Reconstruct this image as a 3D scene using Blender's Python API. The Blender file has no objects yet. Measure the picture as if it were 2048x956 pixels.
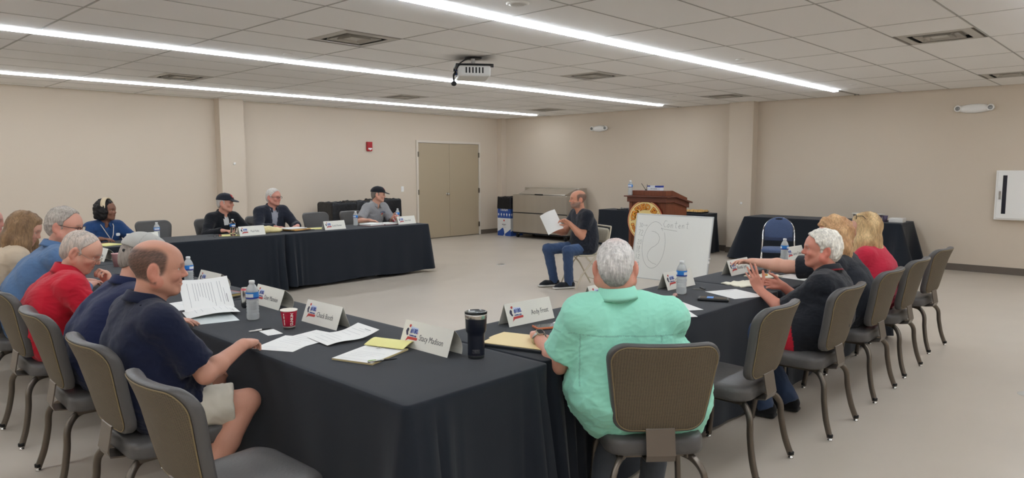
import bpy, bmesh, math, random
import numpy as np
from mathutils import Vector, Matrix
random.seed(7)
S = bpy.context.scene
COL = S.collection
PI = math.pi

# ------------------------------------------------------------ camera
CAM_YAW, CAM_PITCH, CAM_ROLL = math.radians(43.4804), math.radians(5.6769), math.radians(-0.0785)
cam_data = bpy.data.cameras.new('camera')
cam_data.sensor_width = 36.0
cam_data.lens = 36.0 * 1421.0 / 2048.0
cam_data.clip_start = 0.05
cam = bpy.data.objects.new('camera', cam_data)
COL.objects.link(cam)
_f = Vector((math.cos(CAM_YAW) * math.cos(CAM_PITCH), math.sin(CAM_YAW) * math.cos(CAM_PITCH), -math.sin(CAM_PITCH)))
_r = _f.cross(Vector((0, 0, 1))).normalized()
_u = _r.cross(_f)
_r2 = _r * math.cos(CAM_ROLL) + _u * math.sin(CAM_ROLL)
_u2 = _u * math.cos(CAM_ROLL) - _r * math.sin(CAM_ROLL)
cam.matrix_world = Matrix(((_r2.x, _u2.x, -_f.x, 0), (_r2.y, _u2.y, -_f.y, 0), (_r2.z, _u2.z, -_f.z, 1.57), (0, 0, 0, 1)))
S.camera = cam

# ------------------------------------------------------------ world and exposure
S.view_settings.view_transform = 'Standard'
S.view_settings.look = 'None'
S.view_settings.gamma = 1.0
S.view_settings.use_curve_mapping = False
S.view_settings.exposure = 0.86
S.cycles.max_bounces = 16
S.cycles.diffuse_bounces = 10
S.cycles.sample_clamp_indirect = 6.0
LIGHT_STRENGTH = 15.0
wd = bpy.data.worlds.new('world')
S.world = wd
wd.use_nodes = True
wd.node_tree.nodes['Background'].inputs[0].default_value = (0.5, 0.5, 0.5, 1)
wd.node_tree.nodes['Background'].inputs[1].default_value = 0.0

# ------------------------------------------------------------ materials
def lin(c):
    """sRGB 0..255 -> linear"""
    out = []
    for v in c:
        v = v / 255.0
        out.append(v / 12.92 if v <= 0.04045 else ((v + 0.055) / 1.055) ** 2.4)
    return tuple(out)

_mats = {}
def mat(name, col=(128, 128, 128), rough=0.5, metal=0.0, bump=0.0, bscale=40.0, var=0.0, vscale=6.0, attr=False,
        trans=0.0, ior=1.45, spec=0.5, emit=0.0, stretch=None, sheen=0.0, alpha=1.0):
    if name in _mats:
        return _mats[name]
    m = bpy.data.materials.new(name)
    m.use_nodes = True
    nt = m.node_tree
    b = nt.nodes['Principled BSDF']
    b.inputs['Roughness'].default_value = rough
    b.inputs['Metallic'].default_value = metal
    b.inputs['IOR'].default_value = ior
    b.inputs['Specular IOR Level'].default_value = spec
    b.inputs['Transmission Weight'].default_value = trans
    b.inputs['Sheen Weight'].default_value = sheen
    b.inputs['Alpha'].default_value = alpha
    c = lin(col)
    b.inputs['Base Color'].default_value = (*c, 1)
    if emit:
        b.inputs['Emission Color'].default_value = (*c, 1)
        b.inputs['Emission Strength'].default_value = emit
    tc = nt.nodes.new('ShaderNodeTexCoord')
    vec = tc.outputs['Object']
    if stretch:
        mp = nt.nodes.new('ShaderNodeMapping')
        mp.inputs['Scale'].default_value = stretch
        nt.links.new(vec, mp.inputs[0])
        vec = mp.outputs[0]
    src = None
    if attr:
        a = nt.nodes.new('ShaderNodeAttribute')
        a.attribute_name = 'Col'
        src = a.outputs['Color']
        nt.links.new(src, b.inputs['Base Color'])
    if var:
        n = nt.nodes.new('ShaderNodeTexNoise')
        n.inputs['Scale'].default_value = vscale
        n.inputs['Detail'].default_value = 4
        nt.links.new(vec, n.inputs['Vector'])
        mr = nt.nodes.new('ShaderNodeMapRange')
        mr.inputs[1].default_value = 0.3
        mr.inputs[2].default_value = 0.7
        mr.inputs[3].default_value = 1 - var
        mr.inputs[4].default_value = 1 + var
        nt.links.new(n.outputs[0], mr.inputs[0])
        mx = nt.nodes.new('ShaderNodeVectorMath')
        mx.operation = 'SCALE'
        if src is not None:
            nt.links.new(src, mx.inputs[0])
        else:
            mx.inputs[0].default_value = c
        nt.links.new(mr.outputs[0], mx.inputs['Scale'])
        nt.links.new(mx.outputs[0], b.inputs['Base Color'])
    if bump:
        n2 = nt.nodes.new('ShaderNodeTexNoise')
        n2.inputs['Scale'].default_value = bscale
        n2.inputs['Detail'].default_value = 3
        nt.links.new(vec, n2.inputs['Vector'])
        bp = nt.nodes.new('ShaderNodeBump')
        bp.inputs['Strength'].default_value = bump
        bp.inputs['Distance'].default_value = 0.01
        nt.links.new(n2.outputs[0], bp.inputs['Height'])
        nt.links.new(bp.outputs[0], b.inputs['Normal'])
    _mats[name] = m
    return m

# ------------------------------------------------------------ object helpers
def tag(o, label=None, cat=None, group=None, kind=None):
    if label: o['label'] = label
    if cat: o['category'] = cat
    if group: o['group'] = group
    if kind: o['kind'] = kind
    return o

def thing(name, label, cat, loc=(0, 0, 0), rz=0.0, group=None):
    o = bpy.data.objects.new(name, None)
    o.empty_display_size = 0.1
    COL.objects.link(o)
    o.location = loc
    o.rotation_euler = (0, 0, rz)
    return tag(o, label, cat, group)

class MB:
    """collects faces of one mesh"""
    def __init__(s):
        s.v = []; s.f = []; s.mi = []; s.sm = []
    def add(s, vs, fs, mi=0, smooth=False, M=None):
        o = len(s.v)
        for p in vs:
            p = Vector(p)
            s.v.append(M @ p if M is not None else p)
        for f in fs:
            s.f.append([o + i for i in f]); s.mi.append(mi); s.sm.append(smooth)
        return s
    def box(s, x0, y0, z0, x1, y1, z1, mi=0, c=0.0, M=None):
        if c <= 0:
            vs = [(x, y, z) for z in (z0, z1) for y in (y0, y1) for x in (x0, x1)]
            fs = [(0, 2, 3, 1), (4, 5, 7, 6), (0, 1, 5, 4), (2, 6, 7, 3), (0, 4, 6, 2), (1, 3, 7, 5)]
            return s.add(vs, fs, mi, False, M)
        bm = bmesh.new()
        bmesh.ops.create_cube(bm, size=1.0)
        for v in bm.verts:
            v.co = Vector(((x0 + x1) / 2 + v.co.x * (x1 - x0), (y0 + y1) / 2 + v.co.y * (y1 - y0), (z0 + z1) / 2 + v.co.z * (z1 - z0)))
        bmesh.ops.bevel(bm, geom=bm.edges[:], offset=c, segments=2, affect='EDGES', profile=0.5)
        bm.verts.index_update()
        s.add([v.co.copy() for v in bm.verts], [[v.index for v in f.verts] for f in bm.faces], mi, False, M)
        bm.free()
        return s
    def tube(s, pts, r, n=10, mi=0, caps=True, sect=None, smooth=True, up=None, M=None):
        """sweep along pts; r float or list; sect = list of 2D points (overrides circle)"""
        pts = [Vector(p) for p in pts]
        m = len(pts)
        rs = r if isinstance(r, (list, tuple)) else [r] * m
        sc = sect or [(math.cos(2 * PI * i / n), math.sin(2 * PI * i / n)) for i in range(n)]
        n = len(sc)
        T = []
        for i in range(m):
            a = pts[max(i - 1, 0)]; b = pts[min(i + 1, m - 1)]
            T.append((b - a).normalized())
        u = Vector(up) if up else (Vector((0, 0, 1)) if abs(T[0].z) < 0.9 else Vector((1, 0, 0)))
        vs = []
        for i in range(m):
            t = T[i]
            x = (u - t * u.dot(t))
            if x.length < 1e-5: x = t.orthogonal()
            x.normalize()
            y = t.cross(x)
            if not up: u = x
            for (a, b) in sc:
                vs.append(pts[i] + x * a * rs[i] + y * b * rs[i])
        fs = []
        for i in range(m - 1):
            for j in range(n):
                k = (j + 1) % n
                fs.append((i * n + j, i * n + k, (i + 1) * n + k, (i + 1) * n + j))
        s.add(vs, fs, mi, smooth, M)
        if caps:
            s.add(vs[:n], [list(range(n))[::-1]], mi, False, M)
            s.add(vs[-n:], [list(range(n))], mi, False, M)
        return s
    def lathe(s, prof, n=24, mi=0, smooth=True, M=None, caps=True, mis=None):
        """prof: list of (r,z)"""
        vs = []
        for r, z in prof:
            for i in range(n):
                a = 2 * PI * i / n
                vs.append((r * math.cos(a), r * math.sin(a), z))
        for k in range(len(prof) - 1):
            fs = [(k * n + j, k * n + (j + 1) % n, (k + 1) * n + (j + 1) % n, (k + 1) * n + j) for j in range(n)]
            # keep shared vertices by collecting first
            if k == 0: base = len(s.v); [s.v.append(M @ Vector(p) if M is not None else Vector(p)) for p in vs]
            for f in fs:
                s.f.append([base + i for i in f]); s.mi.append(mis[k] if mis else mi); s.sm.append(smooth)
        if caps:
            if prof[0][0] > 1e-4: s.f.append([base + i for i in range(n)][::-1]); s.mi.append(mis[0] if mis else mi); s.sm.append(False)
            if prof[-1][0] > 1e-4: s.f.append([base + (len(prof) - 1) * n + i for i in range(n)]); s.mi.append(mis[-1] if mis else mi); s.sm.append(False)
        return s
    def prism(s, poly, z0, z1, mi=0, M=None, smooth=False):
        n = len(poly)
        vs = [(x, y, z0) for x, y in poly] + [(x, y, z1) for x, y in poly]
        s.add(vs, [list(range(n))[::-1], list(range(n, 2 * n))], mi, False, M)
        s.add(vs, [(i, (i + 1) % n, n + (i + 1) % n, n + i) for i in range(n)], mi, smooth, M)
        return s
    def loft(s, rings, mi=0, smooth=True, caps=True, M=None, closed=True):
        n = len(rings[0])
        vs = [p for r in rings for p in r]
        fs = []
        for i in range(len(rings) - 1):
            for j in range(n if closed else n - 1):
                k = (j + 1) % n
                fs.append((i * n + j, i * n + k, (i + 1) * n + k, (i + 1) * n + j))
        if caps:
            fs.append(list(range(n))[::-1]); fs.append([(len(rings) - 1) * n + i for i in range(n)])
        s.add(vs, fs, mi, smooth, M)
        return s
    def mesh(s, name):
        me = bpy.data.meshes.new(name)
        me.from_pydata([tuple(p) for p in s.v], [], s.f)
        me.polygons.foreach_set('material_index', s.mi)
        me.polygons.foreach_set('use_smooth', s.sm)
        me.update()
        return me

def obj(name, mb, mats, parent=None, label=None, loc=None):
    me = mb.mesh(name) if isinstance(mb, MB) else mb
    if not isinstance(mats, (list, tuple)): mats = [mats]
    if len(me.materials) == 0:
        for m in mats: me.materials.append(m)
    o = bpy.data.objects.new(name, me)
    COL.objects.link(o)
    if parent is not None: o.parent = parent
    if loc is not None: o.location = loc
    if label: o['label'] = label
    return o

def struct(name, mb, mats, parent=None):
    o = obj(name, mb, mats, parent)
    if parent is None: o['kind'] = 'structure'
    return o

def dup(root, loc, rz, label=None, group=None):
    r = root.copy(); COL.objects.link(r); r.location = loc; r.rotation_euler = (0, 0, rz)
    if label: r['label'] = label
    if group: r['group'] = group
    for ch in list(root.children):
        c = ch.copy(); COL.objects.link(c); c.parent = r
        for g in ch.children:
            d = g.copy(); COL.objects.link(d); d.parent = c
    return r

def rrect(w, h, r, n=5, cx=0, cy=0):
    """rounded rectangle outline, ccw"""
    out = []
    for (sx, sy, a0) in ((1, 1, 0), (-1, 1, 90), (-1, -1, 180), (1, -1, 270)):
        for i in range(n + 1):
            a = math.radians(a0 + 90 * i / n)
            out.append((cx + sx * (w / 2 - r) + r * math.cos(a), cy + sy * (h / 2 - r) + r * math.sin(a)))
    return out

def text_mesh(txt, size, M, mb, mi, align='CENTER', thick=0.0003, scx=1.0, bold=0.0):
    """lettering as thin solid geometry added to mb; M places the text plane (x right, y up, z out)"""
    cu = bpy.data.curves.new('lettering', 'FONT')
    cu.body = txt; cu.size = size; cu.align_x = align; cu.align_y = 'CENTER'
    cu.extrude = thick; cu.resolution_u = 2; cu.offset = bold
    o = bpy.data.objects.new('lettering', cu)
    COL.objects.link(o)
    dg = bpy.context.evaluated_depsgraph_get()
    me = bpy.data.meshes.new_from_object(o.evaluated_get(dg))
    vs = [Vector((v.co.x * scx, v.co.y, v.co.z)) for v in me.vertices]
    mb.add(vs, [list(p.vertices) for p in me.polygons], mi, False, M)
    bpy.data.objects.remove(o); bpy.data.curves.remove(cu); bpy.data.meshes.remove(me)

def frame(o, x, y):
    """matrix from an origin and x, y axes"""
    x = Vector(x).normalized(); y = Vector(y); z = x.cross(y).normalized(); y = z.cross(x)
    return Matrix(((x.x, y.x, z.x, o[0]), (x.y, y.y, z.y, o[1]), (x.z, y.z, z.z, o[2]), (0, 0, 0, 1)))
# ------------------------------------------------------------ signed-distance figure modelling (bodies, clothes, hair)
def nrm(v):
    v = np.asarray(v, float); return v / (np.linalg.norm(v) + 1e-12)

class Prim:
    k = 0.02; op = 'u'; clip = None
    def __call__(s, P):
        d = s.dist(P)
        if s.clip is not None:
            for c, n in s.clip:
                d = np.maximum(d, (P - np.asarray(c, np.float32)) @ np.asarray(n, np.float32))
        return d

class Cap(Prim):
    def __init__(s, a, b, r1, r2=None, k=0.02, op='u', clip=None):
        s.a = np.asarray(a, np.float32); s.b = np.asarray(b, np.float32)
        s.r1 = r1; s.r2 = r1 if r2 is None else r2; s.k = k; s.op = op; s.clip = clip
    def dist(s, P):
        ba = s.b - s.a; pa = P - s.a
        h = np.clip(pa @ ba / max(float(ba @ ba), 1e-9), 0, 1)
        q = pa - h[..., None] * ba
        return np.sqrt((q * q).sum(-1)) - (s.r1 + (s.r2 - s.r1) * h)
    def bb(s):
        r = max(s.r1, s.r2); return np.minimum(s.a, s.b) - r, np.maximum(s.a, s.b) + r

class Ell(Prim):
    def __init__(s, c, r, M=None, k=0.02, op='u', clip=None):
        s.c = np.asarray(c, np.float32); s.r = np.asarray(r, np.float32)
        s.M = np.eye(3, dtype=np.float32) if M is None else np.asarray(M, np.float32)   # rows = local axes
        s.k = k; s.op = op; s.clip = clip
    def dist(s, P):
        q = (P - s.c) @ s.M.T
        k0 = np.sqrt(((q / s.r) ** 2).sum(-1)); k1 = np.sqrt(((q / (s.r * s.r)) ** 2).sum(-1))
        return np.where(k0 < 1e-3, -s.r.min(), k0 * (k0 - 1) / np.maximum(k1, 1e-6))
    def bb(s):
        r = s.r.max(); return s.c - r, s.c + r

class Box(Prim):
    def __init__(s, c, h, M=None, rr=0.01, k=0.02, op='u', clip=None):
        s.c = np.asarray(c, np.float32); s.h = np.asarray(h, np.float32)
        s.M = np.eye(3, dtype=np.float32) if M is None else np.asarray(M, np.float32)
        s.rr = rr; s.k = k; s.op = op; s.clip = clip
    def dist(s, P):
        q = np.abs((P - s.c) @ s.M.T) - (s.h - s.rr)
        return np.sqrt((np.maximum(q, 0) ** 2).sum(-1)) + np.minimum(q.max(-1), 0) - s.rr
    def bb(s):
        r = np.linalg.norm(s.h); return s.c - r, s.c + r

def _comb(D, d, p):
    k = max(p.k, 1e-4)
    if p.op == 'u':
        h = np.maximum(k - np.abs(D - d), 0) / k
        return np.minimum(D, d) - h * h * k * 0.25
    e = -d if p.op == 's' else d
    h = np.maximum(k - np.abs(D - e), 0) / k
    return np.maximum(D, e) + h * h * k * 0.25

def sdf_mesh(prims, vox):
    """surface nets over the active blocks of a sparse lattice; returns verts, quads"""
    lo = np.min([p.bb()[0] for p in prims if p.op == 'u'], axis=0) - 3 * vox
    hi = np.max([p.bb()[1] for p in prims if p.op == 'u'], axis=0) + 3 * vox
    B = 8
    n = np.ceil((hi - lo) / (vox * B)).astype(int) + 1
    gi = np.stack(np.meshgrid(*[np.arange(k) for k in n], indexing='ij'), -1).reshape(-1, 3)
    C = (lo + (gi * B + B / 2.0) * vox).astype(np.float32)
    R = 0.5 * math.sqrt(3) * B * vox
    D = np.full(len(C), 1e3, np.float32); ds = []
    for p in prims:
        d = p(C); ds.append(d); D = _comb(D, d, p)
    act = np.abs(D) < R * 1.25 + 0.006
    gi = gi[act]; D0 = D[act]
    nA = len(gi)
    loc = np.stack(np.meshgrid(*[np.arange(B + 1)] * 3, indexing='ij'), -1).reshape(-1, 3)
    V = np.full((nA, (B + 1) ** 3), 1e3, np.float32)
    base = (lo + gi * B * vox).astype(np.float32)
    lf = (loc * vox).astype(np.float32)
    for p, d in zip(prims, ds):
        da = d[act]
        m = (da < D0 + 2.3 * R + p.k) if p.op == 'u' else ((da < 1.3 * R + p.k) if p.op == 's' else np.ones(nA, bool))
        idx = np.nonzero(m)[0]
        if len(idx) == 0: continue
        P = base[idx][:, None, :] + lf[None]
        V[idx] = _comb(V[idx], p(P), p)
    V = V.reshape(nA, B + 1, B + 1, B + 1)
    sg = V < 0
    # cells
    cor = [(a, b, c) for a in (0, 1) for b in (0, 1) for c in (0, 1)]
    cnt = np.zeros((nA, B, B, B), np.int8)
    for a, b, c in cor: cnt += sg[:, a:a + B, b:b + B, c:c + B]
    ac = np.argwhere((cnt > 0) & (cnt < 8))
    if len(ac) == 0: return np.zeros((0, 3)), np.zeros((0, 4), int)
    blk, ci = ac[:, 0], ac[:, 1:]
    vals = {c: V[blk, ci[:, 0] + c[0], ci[:, 1] + c[1], ci[:, 2] + c[2]] for c in cor}
    acc = np.zeros((len(ac), 3)); num = np.zeros(len(ac))
    for c in cor:
        for ax in range(3):
            if c[ax]: continue
            e = list(c); e[ax] = 1; e = tuple(e)
            va, vb = vals[c], vals[e]
            x = (va < 0) != (vb < 0)
            t = np.where(x, va / np.where(x, va - vb, 1), 0)
            q = np.tile(np.array(c, float), (len(ac), 1)); q[:, ax] += t
            acc += q * x[:, None]; num += x
    g = gi[blk] * B + ci
    pos = lo + (g + acc / num[:, None]) * vox
    big = n * B + 4
    cid = (g[:, 0] * big[1] + g[:, 1]) * big[2] + g[:, 2]
    order = np.argsort(cid); cs = cid[order]
    quads = []
    for ax in range(3):
        o = [0, 0, 0]; o[ax] = 1
        s0 = sg[:, :B, :B, :B]; s1 = sg[:, o[0]:o[0] + B, o[1]:o[1] + B, o[2]:o[2] + B]
        ed = np.argwhere(s0 != s1)
        if len(ed) == 0: continue
        flip = s0[ed[:, 0], ed[:, 1], ed[:, 2], ed[:, 3]]
        ge = gi[ed[:, 0]] * B + ed[:, 1:]
        u, w = (ax + 1) % 3, (ax + 2) % 3
        ids = []; ok = np.ones(len(ed), bool)
        for du, dw in ((-1, -1), (0, -1), (0, 0), (-1, 0)):
            q = ge.copy(); q[:, u] += du; q[:, w] += dw
            ok &= (q >= 0).all(1)
            k = (q[:, 0] * big[1] + q[:, 1]) * big[2] + q[:, 2]
            j = np.clip(np.searchsorted(cs, k), 0, len(cs) - 1)
            ok &= cs[j] == k
            ids.append(order[j])
        Q = np.stack(ids, 1)
        Q[~flip] = Q[~flip][:, ::-1]
        quads.append(Q[ok])
    return pos, np.concatenate(quads)

def vnormals(v, q):
    a = v[q[:, 2]] - v[q[:, 0]]; b = v[q[:, 3]] - v[q[:, 1]]
    fn = np.cross(a, b); N = np.zeros_like(v)
    for i in range(4): np.add.at(N, q[:, i], fn)
    return N / (np.linalg.norm(N, axis=1, keepdims=True) + 1e-12)

def wavy(P, seed, f, n=5, st=(1, 1, 1)):
    """cheap smooth noise in -1..1"""
    r = np.random.RandomState(seed); out = np.zeros(len(P))
    for i in range(n):
        d = r.normal(size=3) * np.asarray(st); d = d / (np.linalg.norm(d) + 1e-9)
        ff = f * (0.6 + 0.9 * r.rand())
        d2 = r.normal(size=3); d2 /= np.linalg.norm(d2)
        out += np.sin(P @ d * ff + r.rand() * 6.28 + 1.3 * np.sin(P @ d2 * ff * 0.55 + r.rand() * 6.28))
    return out / n

def sdf_obj(name, prims, vox, material, parent, colf=None, dispf=None, label=None, smooth=1, col=None):
    v, q = sdf_mesh(prims, vox)
    if len(v) == 0: return None
    for _ in range(smooth):     # one light relaxation pass
        s = np.zeros_like(v); c = np.zeros(len(v))
        for i in range(4):
            for j in (1, 3):
                np.add.at(s, q[:, i], v[q[:, (i + j) % 4]]); np.add.at(c, q[:, i], 1)
        v = v * 0.5 + 0.5 * s / np.maximum(c, 1)[:, None]
    N = vnormals(v, q)
    if dispf is not None:
        v = v + N * dispf(v, N)[:, None]
    me = bpy.data.meshes.new(name)
    me.vertices.add(len(v)); me.vertices.foreach_set('co', v.astype(np.float32).ravel())
    me.loops.add(len(q) * 4); me.loops.foreach_set('vertex_index', q.astype(np.int32).ravel())
    me.polygons.add(len(q)); me.polygons.foreach_set('loop_start', np.arange(len(q), dtype=np.int32) * 4)
    me.polygons.foreach_set('use_smooth', np.ones(len(q), bool))
    me.update(calc_edges=True)
    if colf is not None: cc = colf(v, N)
    else: cc = np.tile(np.array(col if col is not None else (0.5, 0.5, 0.5)), (len(v), 1))
    ca = me.color_attributes.new('Col', 'FLOAT_COLOR', 'POINT')
    ca.data.foreach_set('color', np.concatenate([cc, np.ones((len(v), 1))], 1).astype(np.float32).ravel())
    me.materials.append(material)
    o = bpy.data.objects.new(name, me)
    COL.objects.link(o)
    o.parent = parent
    if label: o['label'] = label
    return o
# ------------------------------------------------------------ people
M_skin = mat('skin', attr=True, rough=0.48, bump=0.12, bscale=260, spec=0.4)
M_cloth = mat('cloth', attr=True, rough=0.85, bump=0.22, bscale=420, spec=0.2, sheen=0.15)
M_hair = mat('hair', attr=True, rough=0.6, bump=0.5, bscale=220, spec=0.35, stretch=(1, 1, 0.18), var=0.28, vscale=120)
M_eyew = mat('eye_white', (205, 196, 186), rough=0.15)
M_iris = mat('iris', (70, 62, 50), rough=0.1)
M_gframe = mat('glasses_frame', (40, 36, 36), rough=0.3)
M_gmetal = mat('glasses_metal', (150, 140, 125), rough=0.3, metal=0.9)
M_lens = mat('lens_glass', (245, 248, 250), rough=0.02, trans=1.0, ior=1.05)
M_watchblk = mat('watch_black', (18, 18, 20), rough=0.25)

def rot_about(v, ax, a):
    ax = nrm(ax); v = np.asarray(v, float)
    return v * math.cos(a) + np.cross(ax, v) * math.sin(a) + ax * (ax @ v) * (1 - math.cos(a))

def ik(a, b, l1, l2, pole):
    a, b = np.asarray(a, float), np.asarray(b, float)
    d = b - a; L = np.linalg.norm(d); u = d / L
    if L > (l1 + l2) * 0.995:
        s = L / ((l1 + l2) * 0.995); l1 *= s; l2 *= s
    x = (l1 * l1 - l2 * l2 + L * L) / (2 * L)
    h = math.sqrt(max(l1 * l1 - x * x, 0))
    p = np.asarray(pole, float); p = p - u * (p @ u); p = nrm(p)
    return a + u * x + p * h

def hand_prims(w, d, n, side, curl=(25, 30, 35, 40), thumb=0.0, s=1.0, spread=3):
    """palm, four jointed fingers and a thumb; d fingers' direction, n the way the palm faces"""
    d = nrm(d); n = np.asarray(n, float); n = nrm(n - d * (n @ d))
    t = np.cross(d, n) if side == 'R' else np.cross(n, d)
    w = np.asarray(w, float); out = []
    offs = (0.027, 0.009, -0.009, -0.026); kn = (0.090, 0.094, 0.089, 0.080)
    ph = ((0.042, 0.026, 0.021), (0.046, 0.030, 0.022), (0.042, 0.028, 0.021), (0.033, 0.020, 0.018))
    rr = (0.0092, 0.0094, 0.0088, 0.0078)
    for i in range(4):
        b = w + t * offs[i] * 0.55 * s + d * 0.012 * s
        k = w + t * offs[i] * s + d * kn[i] * s
        out.append(Cap(b, k, 0.0135 * s, 0.0115 * s, k=0.012))
    out.append(Cap(w + t * 0.018 * s + d * 0.02 * s + n * 0.006 * s, w + t * 0.02 * s + d * 0.055 * s + n * 0.008 * s, 0.017 * s, 0.013 * s, k=0.014))
    out.append(Cap(w - t * 0.018 * s + d * 0.02 * s + n * 0.005 * s, w - t * 0.024 * s + d * 0.06 * s + n * 0.006 * s, 0.015 * s, 0.012 * s, k=0.014))
    for i in range(4):
        p = w + t * offs[i] * s + d * kn[i] * s
        a = 0.0
        sp = math.radians(spread) * (1.5 - i)
        for j in range(3):
            a += math.radians(curl[i]) * (0.75, 1.0, 0.6)[j]
            dr = d * math.cos(a) + n * math.sin(a)
            dr = nrm(dr + t * math.sin(sp))
            q = p + dr * ph[i][j] * s
            out.append(Cap(p, q, rr[i] * s * (1 - 0.08 * j), rr[i] * s * (0.95 - 0.1 * j), k=0.0035))
            p = q
    p = w + d * 0.022 * s + t * 0.020 * s + n * 0.006 * s
    for dr, L, r1, r2 in ((d * 0.66 + t * (0.70 - 0.3 * thumb) + n * (0.2 + 0.3 * thumb), 0.046, 0.0155, 0.0115),
                          (d * 0.86 + t * (0.40 - 0.45 * thumb) + n * (0.2 + 0.4 * thumb), 0.034, 0.0112, 0.0100),
                          (d * 0.95 + t * (0.20 - 0.5 * thumb) + n * (0.15 + 0.4 * thumb), 0.026, 0.0098, 0.0080)):
        q = p + nrm(dr) * L * s
        out.append(Cap(p, q, r1 * s, r2 * s, k=0.006)); p = q
    return out

def head_frame(yaw, pitch, roll=0.0):
    f = np.array([math.cos(yaw) * math.cos(pitch), math.sin(yaw) * math.cos(pitch), -math.sin(pitch)])
    l = np.array([-math.sin(yaw), math.cos(yaw), 0.0])
    if roll: l = rot_about(l, f, roll)
    u = np.cross(f, l)
    return np.stack([f, l, u])      # rows

def head_prims(hc, M, s=1.0, fem=False, fat=0.0):
    W = lambda p: np.asarray(hc) + (np.asarray(p, float) * s) @ M
    E_ = lambda c, r, k=0.02, op='u', A=None: Ell(W(c), np.array(r) * s, M if A is None else A, k=k, op=op)
    C_ = lambda a, b, r1, r2=None, k=0.012, op='u': Cap(W(a), W(b), r1 * s, None if r2 is None else r2 * s, k=k, op=op)
    jw = 0.86 if fem else 1.0
    o = [E_((-0.014, 0, 0.032), (0.100, 0.077, 0.086)),
         E_((0.030, 0, -0.030), (0.060, 0.058 * (0.95 if fem else 1), 0.078), 0.04),
         E_((0.045, 0, 0.030), (0.050, 0.060, 0.055), 0.03),
         C_((0.000, 0.054 * jw, -0.058), (0.062, 0.016, -0.098), 0.020 + fat * 0.4, 0.019, 0.03),
         C_((0.000, -0.054 * jw, -0.058), (0.062, -0.016, -0.098), 0.020 + fat * 0.4, 0.019, 0.03),
         E_((0.072, 0, -0.096), (0.020, 0.022, 0.018), 0.02),
         E_((0.066, 0.036, -0.032), (0.024, 0.024, 0.022), 0.02), E_((0.066, -0.036, -0.032), (0.024, 0.024, 0.022), 0.02),
         C_((0.078, 0.036, 0.020), (0.088, 0.010, 0.016), 0.011, 0.012, 0.016), C_((0.078, -0.036, 0.020), (0.088, -0.010, 0.016), 0.011, 0.012, 0.016),
         E_((0.094, 0.033, -0.001), (0.014, 0.017, 0.012), 0.012, 's'), E_((0.094, -0.033, -0.001), (0.014, 0.017, 0.012), 0.012, 's'),
         C_((0.086, 0, 0.008), (0.109, 0, -0.028), 0.009, 0.0125 if not fem else 0.011, 0.012),
         E_((0.098, 0.012, -0.034), (0.011, 0.008, 0.008), 0.006), E_((0.098, -0.012, -0.034), (0.011, 0.008, 0.008), 0.006),
         C_((0.084, 0.032, 0.006), (0.086, 0.018, 0.007), 0.0045, None, 0.006), C_((0.084, -0.032, 0.006), (0.086, -0.018, 0.007), 0.0045, None, 0.006),
         E_((0.080, 0, -0.062), (0.016, 0.034, 0.022), 0.014),
         C_((0.085, 0.024, -0.0610), (0.0945, 0.005, -0.0575), 0.0038, 0.0052, 0.006), C_((0.085, -0.024, -0.0610), (0.0945, -0.005, -0.0575), 0.0038, 0.0052, 0.006),
         C_((0.0865, 0.020, -0.0672), (0.0935, 0.0, -0.0692), 0.0042, 0.0058, 0.006), C_((0.0865, -0.020, -0.0672), (0.0935, 0.0, -0.0692), 0.0042, 0.0058, 0.006),
         C_((0.086, 0.029, -0.0635), (0.0975, 0, -0.0630), 0.0016, None, 0.005, 's'), C_((0.086, -0.029, -0.0635), (0.0975, 0, -0.0630), 0.0016, None, 0.005, 's')]
    for sg in (1, -1):
        ec = W((0.0765, sg * 0.0325, -0.001))
        o.append(Ell(ec, np.array((0.0150, 0.0165, 0.0150)) * s, M, k=0.004, clip=[(W((0.0765, sg * 0.0325, 0.0030)), nrm(-M[2] + M[0] * 0.25))]))
        o.append(Ell(ec, np.array((0.0145, 0.0160, 0.0145)) * s, M, k=0.004, clip=[(W((0.0765, sg * 0.0325, -0.0055)), nrm(M[2] + M[0] * 0.15))]))
    for sg in (1, -1):
        A = np.stack([M[0] * 0.86 - M[1] * sg * 0.50, M[1] * 0.86 * sg + M[0] * 0.50, M[2]]); A = np.stack([nrm(A[0]), nrm(A[1]), nrm(A[2])])
        o.append(Ell(W((-0.018, sg * 0.083, -0.012)), np.array((0.0225, 0.0105, 0.037)) * s, A, k=0.010))
        o.append(Ell(W((-0.011, sg * 0.092, -0.008)), np.array((0.010, 0.0075, 0.019)) * s, A, k=0.006, op='s'))
        o.append(Ell(W((-0.008, sg * 0.079, -0.040)), np.array((0.009, 0.007, 0.010)) * s, A, k=0.008))
    return o

def smoothstep(a, b, x):
    t = np.clip((x - a) / (b - a), 0, 1); return t * t * (3 - 2 * t)

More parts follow.
